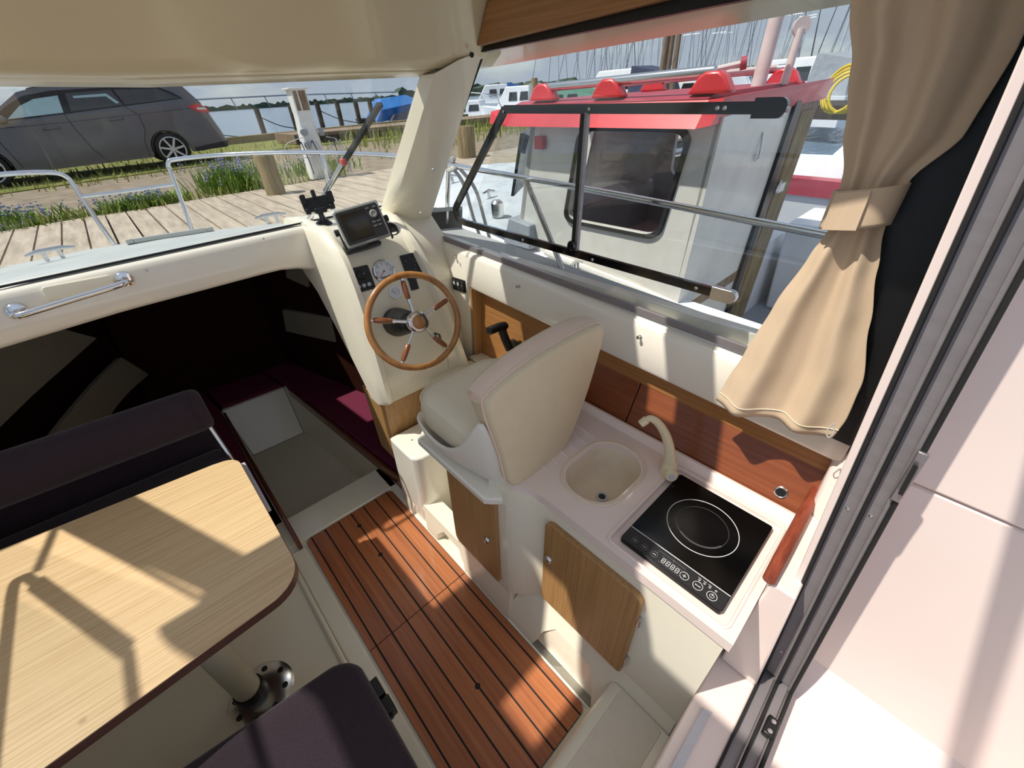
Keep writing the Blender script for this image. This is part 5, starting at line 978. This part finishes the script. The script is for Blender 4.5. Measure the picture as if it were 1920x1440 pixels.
# jetty to the right, blue covered boat
jt = thing('timber_jetty', 'low timber jetty leading to the moored boats', 'jetty', (12, 11, .5), W=True)
put('deck', G().hexa([(4.6, 13.9, .98), (26, 8.5, .98), (26, 11.0, .98), (4.6, 15.6, .98), (4.6, 13.9, 1.22), (26, 8.5, 1.22), (26, 11.0, 1.22), (4.6, 15.6, 1.22)]), 'weathered', parent=jt)
put('fascia', G().hexa([(4.6, 13.8, .40), (26, 8.4, .40), (26, 8.5, .40), (4.6, 13.9, .40), (4.6, 13.8, 1.15), (26, 8.4, 1.15), (26, 8.5, 1.15), (4.6, 13.9, 1.15)]), 'dark_wood', parent=jt)
cbt = thing('covered_boat', 'small boat under a bright blue tarpaulin at the quay', 'boat', (11.9, 20.8, .2), W=True)
put('tarpaulin', G().loft([[(10.6, 20.5, 1.0), (10.9, 20.3, 1.5), (11.2, 20.6, 1.90), (11.3, 21.5, 1.92), (10.9, 22.0, 1.2)], [(12.4, 20.0, 1.25), (12.3, 20.0, 1.66), (12.4, 20.5, 2.02), (12.5, 21.3, 1.98), (12.5, 21.9, 1.2)], [(13.6, 19.8, 1.2), (13.4, 20.0, 1.5), (13.3, 20.5, 1.72), (13.3, 21.2, 1.7), (13.5, 21.8, 1.2)]]), 'tarp_blue', parent=cbt, smooth=20)
put('side_cover', G().loft([[(11.0, 19.95, .92), (11.4, 20.0, 1.30), (11.3, 20.6, 1.3)], [(13.9, 19.6, .9), (13.2, 19.75, 1.62), (13.2, 20.6, 1.5)]]), 'tarp_navy', parent=cbt, smooth=0)
put('hull', G().loft([[(10.4, 20.2, .3), (10.2, 20.2, .95), (10.2, 22, .95), (10.4, 22, .3)], [(14.2, 19.4, .3), (14.5, 19.4, .95), (14.5, 21.8, .95), (14.2, 21.8, .3)]]), 'boat_grey', parent=cbt)
put('outboard', G().loft([[(9.9, 20.4, .9), (10.3, 20.3, .9), (10.3, 20.9, .9), (9.9, 20.9, .9)], [(9.8, 20.4, 1.25), (10.25, 20.3, 1.25), (10.25, 20.9, 1.25), (9.8, 20.9, 1.25)]]), 'panel_dark', parent=cbt, bevel=.05)
# water, far shore, bridge
put('water', G().add([(-4000, 2, -.45), (6000, 2, -.45), (6000, 7000, -.45), (-4000, 7000, -.45), (-4000, -600, -.45), (6000, -600, -.45)], [(0, 1, 2, 3), (4, 5, 1, 0)]), 'water', W=True, kind='structure', smooth=0, label='grey blue harbour water')
def shoreline(name, x0, y0, x1, y1, h, n, label):
    g = G(); rows = [[], []]; up = []
    for k in range(n + 1):
        t = k / n; x = x0 + (x1 - x0) * t; y = y0 + (y1 - y0) * t; hh = h * (.55 + .45 * abs(math.sin(k * 1.7) * math.sin(k * .53 + 1)) + random.uniform(-.12, .12))
        rows[0].append((x, y, -.2)); rows[1].append((x, y, hh)); up.append((x + 8, y + 30, hh * .9))
    g.grid([rows[0], rows[1], up]); put(name, g, 'shore', W=True, smooth=0, label=label, cat='shore')
shoreline('far_shore', 60, 980, 900, 900, 9, 160, 'low blue green wooded shore on the horizon behind the car')
shoreline('far_shore', 330, 560, 1300, 480, 13, 150, 'darker wooded shore behind the white boats')
shoreline('far_shore', 300, 400, 560, 60, 9, 90, 'wooded shore behind the forest of masts')
bg_ = thing('far_bridge', 'long low bridge on the horizon', 'bridge', (400, 900, 0), W=True)
rowd = [(40, 880, 16.5), (300, 890, 16.2), (520, 900, 12.5), (760, 905, 8)]
put('deck', G().tube(rowd, 1.1, 6), 'bridge', parent=bg_)
for k in range(13):
    t = k / 12; x = 60 + 620 * t; zt = 16.3 if x < 300 else 16.2 - (x - 300) * .018; put('pier', G().tube([(x + 4, 885 + 10 * t, -.2), (x, 885 + 10 * t, zt)], .8, 6), 'bridge', parent=bg_)
# ================================================================ neighbouring red roofed boat (true horizontal frame)
nb = thing('red_roofed_boat', 'white workboat with a bright red cabin roof moored alongside', 'boat', (3.0, 1.8, -.3), W=True)
def nx(y): return 2.10 + max(0, (y - 2.3)) ** 2 * .16          # hull side curves in towards the bow
rows = []
for y in (-1.5, 0, 1.2, 2.0, 2.6, 3.1, 3.6, 4.1, 4.5):
    xx = min(nx(y), 3.0); zt = .80 + max(0, y - .6) * .085
    rows.append([(xx + .12, y, -.3), (xx - .02, y, .25), (xx - .12, y, zt - .18), (xx - .13, y, zt), (xx - .06, y, zt + .035), (6.1 - xx + .06, y, zt + .035), (6.1 - xx + .13, y, zt), (6.1 - xx + .12, y, zt - .18), (6.1 - xx - .12, y, -.3)])
nh = put('hull', G().loft(rows), 'boat_white', parent=nb, smooth=50); cut(nh, G().box(2.18, 4.0, -1.35, .93, .28, 1.2))
dk_ = []
for y in (-1.5, 0.45): dk_.append([(2.05, y, .835), (4.05, y, .835)])
put('side_deck', G().box(1.99, 2.14, -1.4, 1.95, .80, .845), 'boat_deck', parent=nb)
put('deck_bead', G().tube([(2.06, 1.9, .98), (2.085, 1.2, .90), (2.10, .95, .862), (2.08, .85, .85), (2.10, .3, .846), (2.10, -.6, .84)], .022, 8), 'boat_wall', parent=nb)
put('foredeck', G().loft([[(2.02, 2.10, 1.02), (4.1, 2.10, 1.02), (4.1, 2.10, 1.10), (2.05, 2.10, 1.06)], [(2.10, 3.0, 1.06), (4.0, 3.0, 1.06), (3.95, 3.0, 1.20), (2.16, 3.0, 1.12)], [(2.42, 3.7, 1.10), (3.68, 3.7, 1.10), (3.62, 3.7, 1.24), (2.48, 3.7, 1.17)], [(2.85, 4.3, 1.14), (3.25, 4.3, 1.14), (3.2, 4.3, 1.22), (2.9, 4.3, 1.20)]]), 'boat_deck', parent=nb, smooth=40)
for (y0, y1) in ((2.62, 2.92), (3.05, 3.42)):
    pts = [(y0, .78 + (y0 - 2.6) * .1), (y1, .80 + (y1 - 2.6) * .1), (y1 + .02, .99 + (y1 - 2.6) * .08), (y0, .96 + (y0 - 2.6) * .08)]
    put('hull_window', G().loft([[(nx(y) - .145, y, z) for y, z in pts], [(nx(y) - .10, y, z) for y, z in pts]]), 'glass_dark', parent=nb, smooth=0)
    put('window_rim', G().tube([(nx(y) - .147, y, z) for y, z in pts], .012, 6, closed=True), 'steel', parent=nb)
# cabin
wall = [(2.24, .92), (.955, .80), (.895, 1.74), (2.06, 1.74)]
win = rr2(0, 1, 0, 1, .13, 5)
WQ = [(1.755, 1.215), (1.115, 1.215), (1.035, 1.70), (1.660, 1.70)]
def wq(u, v):
    a = Vector((WQ[0][0], WQ[0][1])).lerp(Vector((WQ[1][0], WQ[1][1])), u); b = Vector((WQ[3][0], WQ[3][1])).lerp(Vector((WQ[2][0], WQ[2][1])), u); p = a.lerp(b, v); return (p.x, p.y)
wpts = [wq(u, v) for u, v in win]
cw = put('cabin_side', G().prism(wall, 'x', 2.10, 2.14), 'boat_wall', parent=nb, smooth=30)
cut(cw, G().prism(wpts, 'x', 2.0, 2.3))
cen2 = (sum(p[0] for p in wpts) / len(wpts), sum(p[1] for p in wpts) / len(wpts))
fr_ = put('side_window_frame', G().loft([[(2.092, cen2[0] + (y - cen2[0]) * k, cen2[1] + (z - cen2[1]) * k) for y, z in wpts] for k in (1.0,)] + [[(2.085, cen2[0] + (y - cen2[0]) * 1.07, cen2[1] + (z - cen2[1]) * 1.08) for y, z in wpts], [(2.102, cen2[0] + (y - cen2[0]) * 1.09, cen2[1] + (z - cen2[1]) * 1.10) for y, z in wpts], [(2.13, cen2[0] + (y - cen2[0]) * 1.0, cen2[1] + (z - cen2[1]) * 1.0) for y, z in wpts]], caps=False), 'rubber', parent=nb, smooth=40)
put('side_window_pane', G().add([(2.110, y, z) for y, z in wpts], [tuple(range(len(wpts)))]), 'glass', parent=fr_, smooth=0)
# far cabin side with its own window hole, front, interior
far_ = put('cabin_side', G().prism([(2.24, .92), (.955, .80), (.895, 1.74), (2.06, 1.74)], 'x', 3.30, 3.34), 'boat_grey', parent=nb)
cut(far_, G().prism(rr2(1.25, 1.72, 1.30, 1.68, .06), 'x', 3.2, 3.5))
put('cabin_front', G().loft([[(2.10, 2.24, .94), (2.10, 2.20, .94), (2.10, 2.02, 1.74), (2.10, 2.06, 1.74)], [(2.4, 2.46, .98), (2.4, 2.42, .98), (2.4, 2.24, 1.74), (2.4, 2.28, 1.74)], [(3.05, 2.46, .98), (3.05, 2.42, .98), (3.05, 2.24, 1.74), (3.05, 2.28, 1.74)], [(3.34, 2.24, .94), (3.34, 2.20, .94), (3.34, 2.02, 1.74), (3.34, 2.06, 1.74)]]), 'boat_wall', parent=nb, smooth=30)
cut(bpy.data.objects[[o.name for o in nb.children if o.name.startswith('cabin_front')][0]], G().box(2.5, 3.02, 2.0, 2.7, 1.28, 1.68))
put('front_window', wall4((2.09, 2.235, 1.30), (2.38, 2.43, 1.30), (2.38, 2.33, 1.68), (2.09, 2.12, 1.68), Vector((-.01, .02, 0))), 'glass_dark', parent=nb)
put('bow_light', G().box(2.06, 2.10, 1.93, 2.00, 1.60, 1.67), 'tail_red', parent=nb, bevel=.006)
put('helm_seat', G().loft([[(2.5, 1.1, 1.0), (2.9, 1.1, 1.0), (2.9, 1.2, 1.0), (2.5, 1.2, 1.0)], [(2.5, 1.02, 1.45), (2.9, 1.02, 1.45), (2.9, 1.12, 1.5), (2.5, 1.12, 1.5)]]), 'panel_dark', parent=nb, bevel=.03)
put('dashboard', G().box(2.2, 3.28, 1.85, 2.15, .9, 1.22), 'boat_grey', parent=nb, bevel=.02)
put('cabin_floor', G().box(2.14, 3.3, .92, 2.1, .75, .82), 'weathered', parent=nb)
# aft bulkhead (shade side) with the open brown door
put('aft_bulkhead', G().hexa([(2.10, .935, .45), (2.95, .935, .45), (2.95, .965, .45), (2.10, .965, .45), (2.10, .885, 1.76), (2.95, .885, 1.80), (2.95, .915, 1.80), (2.10, .915, 1.76)]), 'boat_wall', parent=nb, smooth=0)
put('door_post', G().hexa([(2.95, .915, .30), (3.03, .915, .30), (3.03, .965, .30), (2.95, .965, .30), (2.95, .865, 1.80), (3.03, .865, 1.80), (3.03, .915, 1.80), (2.95, .915, 1.80)]), 'black', parent=nb)
dr_ = put('cabin_door', G().hexa([(3.03, .92, .30), (3.40, .92, .30), (3.40, .95, .30), (3.03, .95, .30), (3.03, .87, 1.80), (3.36, .87, 1.80), (3.36, .90, 1.80), (3.03, .90, 1.80)]), 'weathered', parent=nb, smooth=0)
put('door_inset', G().hexa([(3.09, .915, .36), (3.35, .915, .36), (3.35, .925, .36), (3.09, .925, .36), (3.09, .868, 1.72), (3.31, .868, 1.72), (3.31, .878, 1.72), (3.09, .878, 1.72)]), 'pile_wood', parent=dr_, smooth=0)
put('door_tag', G().box(3.04, 3.14, .85, .86, 1.30, 1.35), 'post_white', parent=dr_)
put('door_hasp', G().tube(crv([(3.02, .86, 1.30), (3.0, .85, 1.33), (3.04, .85, 1.37)], 4), .008, 6), 'steel', parent=dr_)
put('aft_hook', G().tube(crv([(2.62, .885, 1.66), (2.62, .875, 1.56), (2.61, .88, 1.53), (2.59, .885, 1.56)], 4), .006, 6), 'steel', parent=nb)
put('cockpit_sole', G().box(2.2, 4.0, -1.4, .93, .24, .30), 'boat_grey', parent=nb); put('cockpit_hatch', G().box(2.6, 3.2, .2, .7, .30, .315), 'pile_wood', parent=nb, bevel=.005)
put('cockpit_side', G().box(2.12, 2.20, -1.4, .95, .24, .83), 'boat_white', parent=nb)
put('cockpit_locker', G().loft([[(3.66, -.9, .30), (4.1, -.9, .30), (4.1, .85, .30), (3.66, .85, .30)], [(3.60, -.9, 1.0), (4.2, -.9, 1.0), (4.2, .88, 1.0), (3.60, .88, 1.0)]]), 'boat_white', parent=nb, bevel=.02)
# red roof
rf = put('roof', G().loft([[(2.02, 2.36, 1.735), (3.40, 2.36, 1.735), (3.38, 2.36, 1.80), (2.04, 2.36, 1.80)], [(1.98, 2.15, 1.725), (3.44, 2.15, 1.725), (3.38, 2.15, 1.835), (2.06, 2.15, 1.825)], [(1.98, .95, 1.725), (3.44, .95, 1.725), (3.38, .95, 1.85), (2.06, .95, 1.825)], [(2.02, .90, 1.735), (3.42, .86, 1.765), (3.36, .83, 1.865), (2.10, .90, 1.83)]]), 'boat_red', parent=nb, smooth=0)
put('roof_top', G().loft([[(2.10, 2.20, 1.826), (3.34, 2.20, 1.826), (3.3, 2.20, 1.842), (2.16, 2.20, 1.842)], [(2.09, .97, 1.828), (3.36, .97, 1.845), (3.30, .97, 1.862), (2.16, .97, 1.846)]]), 'boat_redtop', parent=rf, smooth=0)
for xr_, ys_ in ((2.13, (1.98, 1.52, .98)), (3.2, (1.9, 1.05))):
    for y in ys_: put('rail_foot', G().prism([(y - .10, 1.845), (y + .10, 1.845), (y + .06, 1.905), (y + .03, 1.925), (y - .03, 1.925), (y - .06, 1.905)], 'x', xr_ - .03, xr_ + .04), 'boat_red', parent=rf, bevel=.012)
    put('roof_rail', G().tube([(xr_, ys_[0] + .0, 1.905), (xr_, (ys_[0] + ys_[-1]) / 2, 1.915), (xr_, ys_[-1], 1.925)], .021, 10), 'steel', parent=rf)
put('mast_stub', G().tube([(2.78, 1.03, 1.85), (2.80, 1.03, 2.16)], [.036, .034], 14), 'pale_pink', parent=nb); put('mast_stub', G().tube([(2.95, .96, 1.85), (2.97, .96, 2.08)], [.02, .02], 12), 'pale_pink', parent=nb)
put('mast_paddle', G().lathe([(.04, -.01), (.04, .01), (.001, .01)], (2.97, .96, 2.09), (-.8, -.6, 0), 16), 'pale_pink', parent=nb)
put('boom', G().tube([(2.55, 1.45, 1.90), (2.75, 1.12, 1.955)], .014, 8), 'pale_pink', parent=nb); put('boom', G().tube([(2.6, 1.75, 1.90), (3.2, 1.1, 1.93)], .016, 8), 'pale_pink', parent=nb)
put('boom_end', G().lathe([(.03, -.015), (.03, .015), (.001, .015)], (2.75, 1.12, 1.955), (.4, -.9, .15), 12), 'boat_redtop', parent=nb)
for nm, p in (('deck_cleat', (2.5, 3.0, 1.15)), ('deck_cleat', (2.62, 3.7, 1.20)), ('deck_cleat', (2.04, 1.62, .93))):
    c_ = put(nm, G().tube([(p[0] - .07, p[1], p[2] + .03), (p[0], p[1], p[2] + .045), (p[0] + .07, p[1], p[2] + .03)], [.008, .014, .008], 8), 'steel', parent=nb); put('cleat_post', G().tube([(p[0], p[1], p[2] - .02), (p[0], p[1], p[2] + .045)], .014, 8), 'steel', parent=c_)
put('vent_cowl', G().lathe([(.05, 0), (.05, .10), (.03, .12), (.001, .12)], (2.20, 2.55, 1.10), (0, 0, 1), 14), 'steel', parent=nb)
put('deck_box', G().hexa([(2.02, 2.02, .98), (2.3, 2.02, .98), (2.3, 2.3, .98), (2.02, 2.3, .98), (2.04, 2.04, 1.14), (2.3, 2.04, 1.14), (2.3, 2.26, 1.16), (2.05, 2.26, 1.16)]), 'boat_grey', parent=nb, bevel=.01)
# mooring ropes by the pillar
put('mooring_rope', G().tube(crv([(1.45, 2.05, 1.68), (1.52, 2.02, 1.58), (1.56, 2.0, 1.40), (1.62, 2.0, 1.22), (1.68, 2.0, .9)], 6), .010, 6), 'rope', label='pale rope hanging from our rail beside the windscreen pillar', cat='rope')
put('mooring_rope', G().tube(crv([(1.46, 1.99, 1.68), (1.55, 1.95, 1.55), (1.60, 1.93, 1.35), (1.70, 1.92, 1.0)], 6), .010, 6), 'rope', label='second pale rope hanging from our rail, nearer the galley', cat='rope')
put('rope_knot', G().tube(crv([(1.44, 2.03, 1.70), (1.47, 2.0, 1.665), (1.43, 1.97, 1.66), (1.44, 2.05, 1.65), (1.47, 2.02, 1.70), (1.43, 1.99, 1.70)], 5), .012, 6), 'rope', label='rope knot wrapped round our side rail', cat='rope')
# ================================================================ white cruiser behind, marina boats and masts
wc = thing('white_cruiser', 'white cruiser with a red stripe behind the open brown cabin door', 'boat', (5.6, .6, -.2), W=True)
put('hull', G().loft([[(4.9, -2.5, .1), (4.75, -2.5, .95), (7.2, -2.5, .95), (7, -2.5, .1)], [(4.9, 1.4, .1), (4.75, 1.4, 1.0), (7.2, 1.4, 1.0), (7, 1.4, .1)], [(5.8, 2.3, .2), (5.7, 2.3, 1.1), (6.3, 2.3, 1.1), (6.2, 2.3, .2)]]), 'boat_white', parent=wc, smooth=30)
put('red_stripe', G().hexa([(4.735, -2.5, .92), (4.9, -2.5, .92), (4.9, 1.4, .97), (4.735, 1.4, .97), (4.735, -2.5, 1.06), (4.9, -2.5, 1.06), (4.9, 1.4, 1.11), (4.735, 1.4, 1.11)]), 'boat_redtop', parent=wc)
put('cabin', G().loft([[(4.95, -2.2, 1.05), (7, -2.2, 1.05), (7, 1.2, 1.05), (4.95, 1.2, 1.05)], [(5.1, -2.2, 1.50), (6.9, -2.2, 1.50), (6.9, .9, 1.50), (5.1, .9, 1.50)], [(5.2, -2.2, 1.80), (6.8, -2.2, 1.80), (6.8, .5, 1.80), (5.2, .5, 1.80)]]), 'boat_white', parent=wc, smooth=20)
put('cabin_window', G().hexa([(4.99, -1.6, 1.18), (5.03, -1.6, 1.18), (5.03, .9, 1.18), (4.99, .9, 1.18), (5.06, -1.6, 1.44), (5.10, -1.6, 1.44), (5.10, .8, 1.44), (5.06, .8, 1.44)]), 'boat_grey', parent=wc)
put('stern_rail', G().tube([(5.0, -2.0, 1.82), (5.0, .3, 1.86)], .02, 8).tube([(5.0, -.6, 1.5), (5.0, -.6, 1.86)], .02, 8), 'steel', parent=wc)
put('fender_line', G().tube(crv([(4.3, .55, 1.72), (4.28, .60, 1.40), (4.25, .64, 1.10), (4.22, .66, .80)], 5), .022, 6), 'rope_dark', W=True, label='dark double rope hanging in front of the white cruiser', cat='rope')
put('fender_line', G().tube(crv([(4.3, .50, 1.72), (4.30, .50, 1.40), (4.20, .62, 1.08), (4.22, .60, .80)], 5), .018, 6), 'rope_dark', W=True, label='dark thin rope next to the double rope by the brown cabin door', cat='rope')
yc_ = thing('yellow_hose_reel', 'coiled yellow hose on the pontoon beside the curtain', 'hose', (8.2, 1.85, 1.4), W=True)
for k in range(4): put('coil', G().ring((8.2, 1.80 + k * .03, 1.62 + .02 * k), (-1, .3 * k - .4, .2), .22 + .02 * k, .02, 20, 5), 'yellow', parent=yc_)
put('pontoon', G().hexa([(9.0, -6, 1.05), (11, -6, 1.05), (16, 9, 1.05), (14, 9, 1.05), (9.0, -6, 1.30), (11, -6, 1.30), (16, 9, 1.30), (14, 9, 1.30)]), 'dark_wood', W=True, label='dark pontoon beyond the red roofed boat', cat='pontoon')
def cruiser(x, y, L, h, rz, label, top='boat_white', canvas=None, zb=0.0):
    t = thing('motor_boat', label, 'boat', (x, y, zb), W=True, group='moored motor boats beyond the jetty')
    M = Matrix.Translation((x, y, zb)) @ Matrix.Rotation(rz, 4, 'Z')
    w_ = L * .17
    put('hull', G().loft([[(-L / 2, -w_, .1), (-L / 2, -w_ * 1.05, h * .42), (-L / 2, w_ * 1.05, h * .42), (-L / 2, w_, .1)], [(L * .15, -w_, .1), (L * .15, -w_ * 1.1, h * .46), (L * .15, w_ * 1.1, h * .46), (L * .15, w_, .1)], [(L * .5, -.05, .3), (L * .55, -.08, h * .55), (L * .55, .08, h * .55), (L * .5, .05, .3)]]).xf(M), 'boat_white', parent=t, smooth=30)
    cabn = put('cabin', G().loft([[(-L * .25, -w_ * .8, h * .42), (L * .22, -w_ * .75, h * .45), (L * .22, w_ * .75, h * .45), (-L * .25, w_ * .8, h * .42)], [(-L * .22, -w_ * .7, h * .92), (L * .08, -w_ * .65, h * .92), (L * .08, w_ * .65, h * .92), (-L * .22, w_ * .7, h * .92)]]).xf(M), top, parent=t, smooth=20, bevel=.05)
    for k in (-.16, -.02): 
        for s_ in (-1, 1): put('cabin_window', G().hexa([(L * k - L * .055, s_ * w_ * .765, h * .62), (L * k + L * .055, s_ * w_ * .765, h * .62), (L * k + L * .055, s_ * w_ * .72, h * .62), (L * k - L * .055, s_ * w_ * .72, h * .62), (L * k - L * .05, s_ * w_ * .735, h * .80), (L * k + L * .04, s_ * w_ * .735, h * .80), (L * k + L * .04, s_ * w_ * .69, h * .80), (L * k - L * .05, s_ * w_ * .69, h * .80)]).xf(M), 'car_glass', parent=cabn)
    if canvas: put('canvas_cover', G().loft([[(-L * .48, -w_ * .9, h * .42), (-L * .22, -w_ * .85, h * .42), (-L * .22, w_ * .85, h * .42), (-L * .48, w_ * .9, h * .42)], [(-L * .42, -w_ * .6, h * .85), (-L * .22, -w_ * .7, h * .95), (-L * .22, w_ * .7, h * .95), (-L * .42, w_ * .6, h * .85)]]).xf(M), canvas, parent=t, smooth=20)
    put('bow_rail', G().tube([M @ Vector(p) for p in ((L * .1, -w_, h * .46), (L * .15, -w_, h * .72), (L * .5, -.1, h * .80), (L * .15, w_, h * .72), (L * .1, w_, h * .46))], .03, 6), 'steel', parent=t)
cruiser(4.75, 3.25, 2.1, 1.75, -1.3, 'small white launch seen through the window of the red roofed boat', zb=-.1)
cruiser(19.5, 25.5, 6.5, 1.9, 2.2, 'white motor boat low at the jetty beside the windscreen pillar', zb=-.2)
cruiser(20.5, 21.2, 5.5, 2.3, 1.8, 'white cabin boat with dark windows behind the red roof front', canvas='boat_grey')
cruiser(27, 31, 6, 2.6, 2.4, 'small white motor boat with a blue cover left of the cabin boat', canvas='tarp_blue')
cruiser(21, 18.0, 6.5, 2.0, 1.7, 'motor boat under a green canvas right of the cabin boat', canvas='canvas_green', top='canvas_green')
cruiser(22, 15.3, 7.0, 2.7, 1.5, 'white sports boat with a navy hood over the red roof', canvas='tarp_navy')
cruiser(24, 12.6, 7.5, 2.2, 1.3, 'long white yacht hull behind the roof rails', canvas='boat_white')
cruiser(24, 7.6, 7.0, 2.6, 1.2, 'white yacht with a grey sprayhood left of the pale mast stub', canvas='boat_grey')
cruiser(26, 5.0, 7.5, 2.3, 1.1, 'white yacht with a grey cover right of the pale mast stub', canvas='boat_grey')
lattice = thing('timber_dolphin', 'tall weathered timber post bundle among the masts', 'post', (17.5, 9.9, -.3), W=True)
for k, (dx, dy) in enumerate(((0, 0), (.22, .1), (.1, -.2), (-.12, .14))): put('post', G().tube([(17.5 + dx * 1.3, 9.9 + dy * 1.3, -.3), (17.5 + dx, 9.9 + dy, 3.55)], .10, 8), 'weathered', parent=lattice)
pile(17.6, 17.0, .15, -.5, 2.35, 'short square headed mooring post behind the red roof front', 'pile_wood')
random.seed(21)
def sailboat(x, y, hm, tilt, label, group, rz, boom):
    t = thing('sailing_boat', label, 'boat', (x, y, -.1), group=group, W=True); M = Matrix.Translation((x, y, 0)) @ Matrix.Rotation(rz, 4, 'Z')
    put('hull', G().loft([[M @ Vector(p) for p in ((-3.2, -.7, .1), (-3.3, -.9, .95), (-3.3, .9, .95), (-3.2, .7, .1))], [M @ Vector(p) for p in ((.5, -1.1, .1), (.5, -1.3, 1.0), (.5, 1.3, 1.0), (.5, 1.1, .1))], [M @ Vector(p) for p in ((3.9, -.05, .4), (4.2, -.06, 1.2), (4.2, .06, 1.2), (3.9, .05, .4))]]), 'boat_white', parent=t, smooth=30)
    put('coachroof', G().loft([[M @ Vector(p) for p in ((-1.6, -.8, .95), (1.6, -.7, 1.0), (1.6, .7, 1.0), (-1.6, .8, .95))], [M @ Vector(p) for p in ((-1.5, -.6, 1.35), (1.1, -.5, 1.25), (1.1, .5, 1.25), (-1.5, .6, 1.35))]]), 'boat_white', parent=t, bevel=.04)
    top = (.6 + tilt, 0, hm)
    put('mast', G().tube([M @ Vector((.6, 0, 1.1)), M @ Vector(top)], [.075, .055], 8), 'mast_metal', parent=t)
    put('boom', G().tube([M @ Vector((.55, 0, 1.75)), M @ Vector((-2.4, 0, 1.85))], .11 if boom else .06, 8), boom or 'mast_metal', parent=t)
    for k in (.45, .72): put('spreader', G().tube([M @ Vector((.6 + tilt * k, -.55, hm * k)), M @ Vector((.6 + tilt * k, .55, hm * k))], .02, 5), 'mast_metal', parent=t)
    for P in ((-3.2, 0, .95), (4.1, 0, 1.2), (.6, 1.2, 1.0), (.6, -1.2, 1.0)): put('stay', G().tube([M @ Vector(P), M @ Vector(top)], .016, 4), 'rope_dark', parent=t)
spots = [(32 + 9 * r_, (2.5, 3.9, 5.4)[r_] + (2.9, 3.1, 3.5)[r_] * k, 9.5 + 1.2 * r_ + (k * 7 % 5) * .6) for r_ in range(3) for k in range(10)]
spots.sort(key=lambda p: -p[1] / p[0])
ORD = ['first', 'second', 'third', 'fourth', 'fifth', 'sixth', 'seventh', 'eighth', 'ninth', 'tenth', 'eleventh', 'twelfth', 'thirteenth', 'fourteenth', 'fifteenth', 'sixteenth', 'seventeenth', 'eighteenth', 'nineteenth', 'twentieth', 'twenty-first', 'twenty-second', 'twenty-third', 'twenty-fourth', 'twenty-fifth', 'twenty-sixth', 'twenty-seventh', 'twenty-eighth', 'twenty-ninth', 'thirtieth']
for k, (x, y, hm) in enumerate(spots):
    sailboat(x, y, hm, random.uniform(-.3, .3), 'moored sailing yacht whose mast is the %s from the left in the far marina' % ORD[k], 'sailing yachts in the far marina', random.uniform(-.06, .06), random.choice(['tarp_navy', 'boat_grey', 'boat_white', 'tarp_navy']))
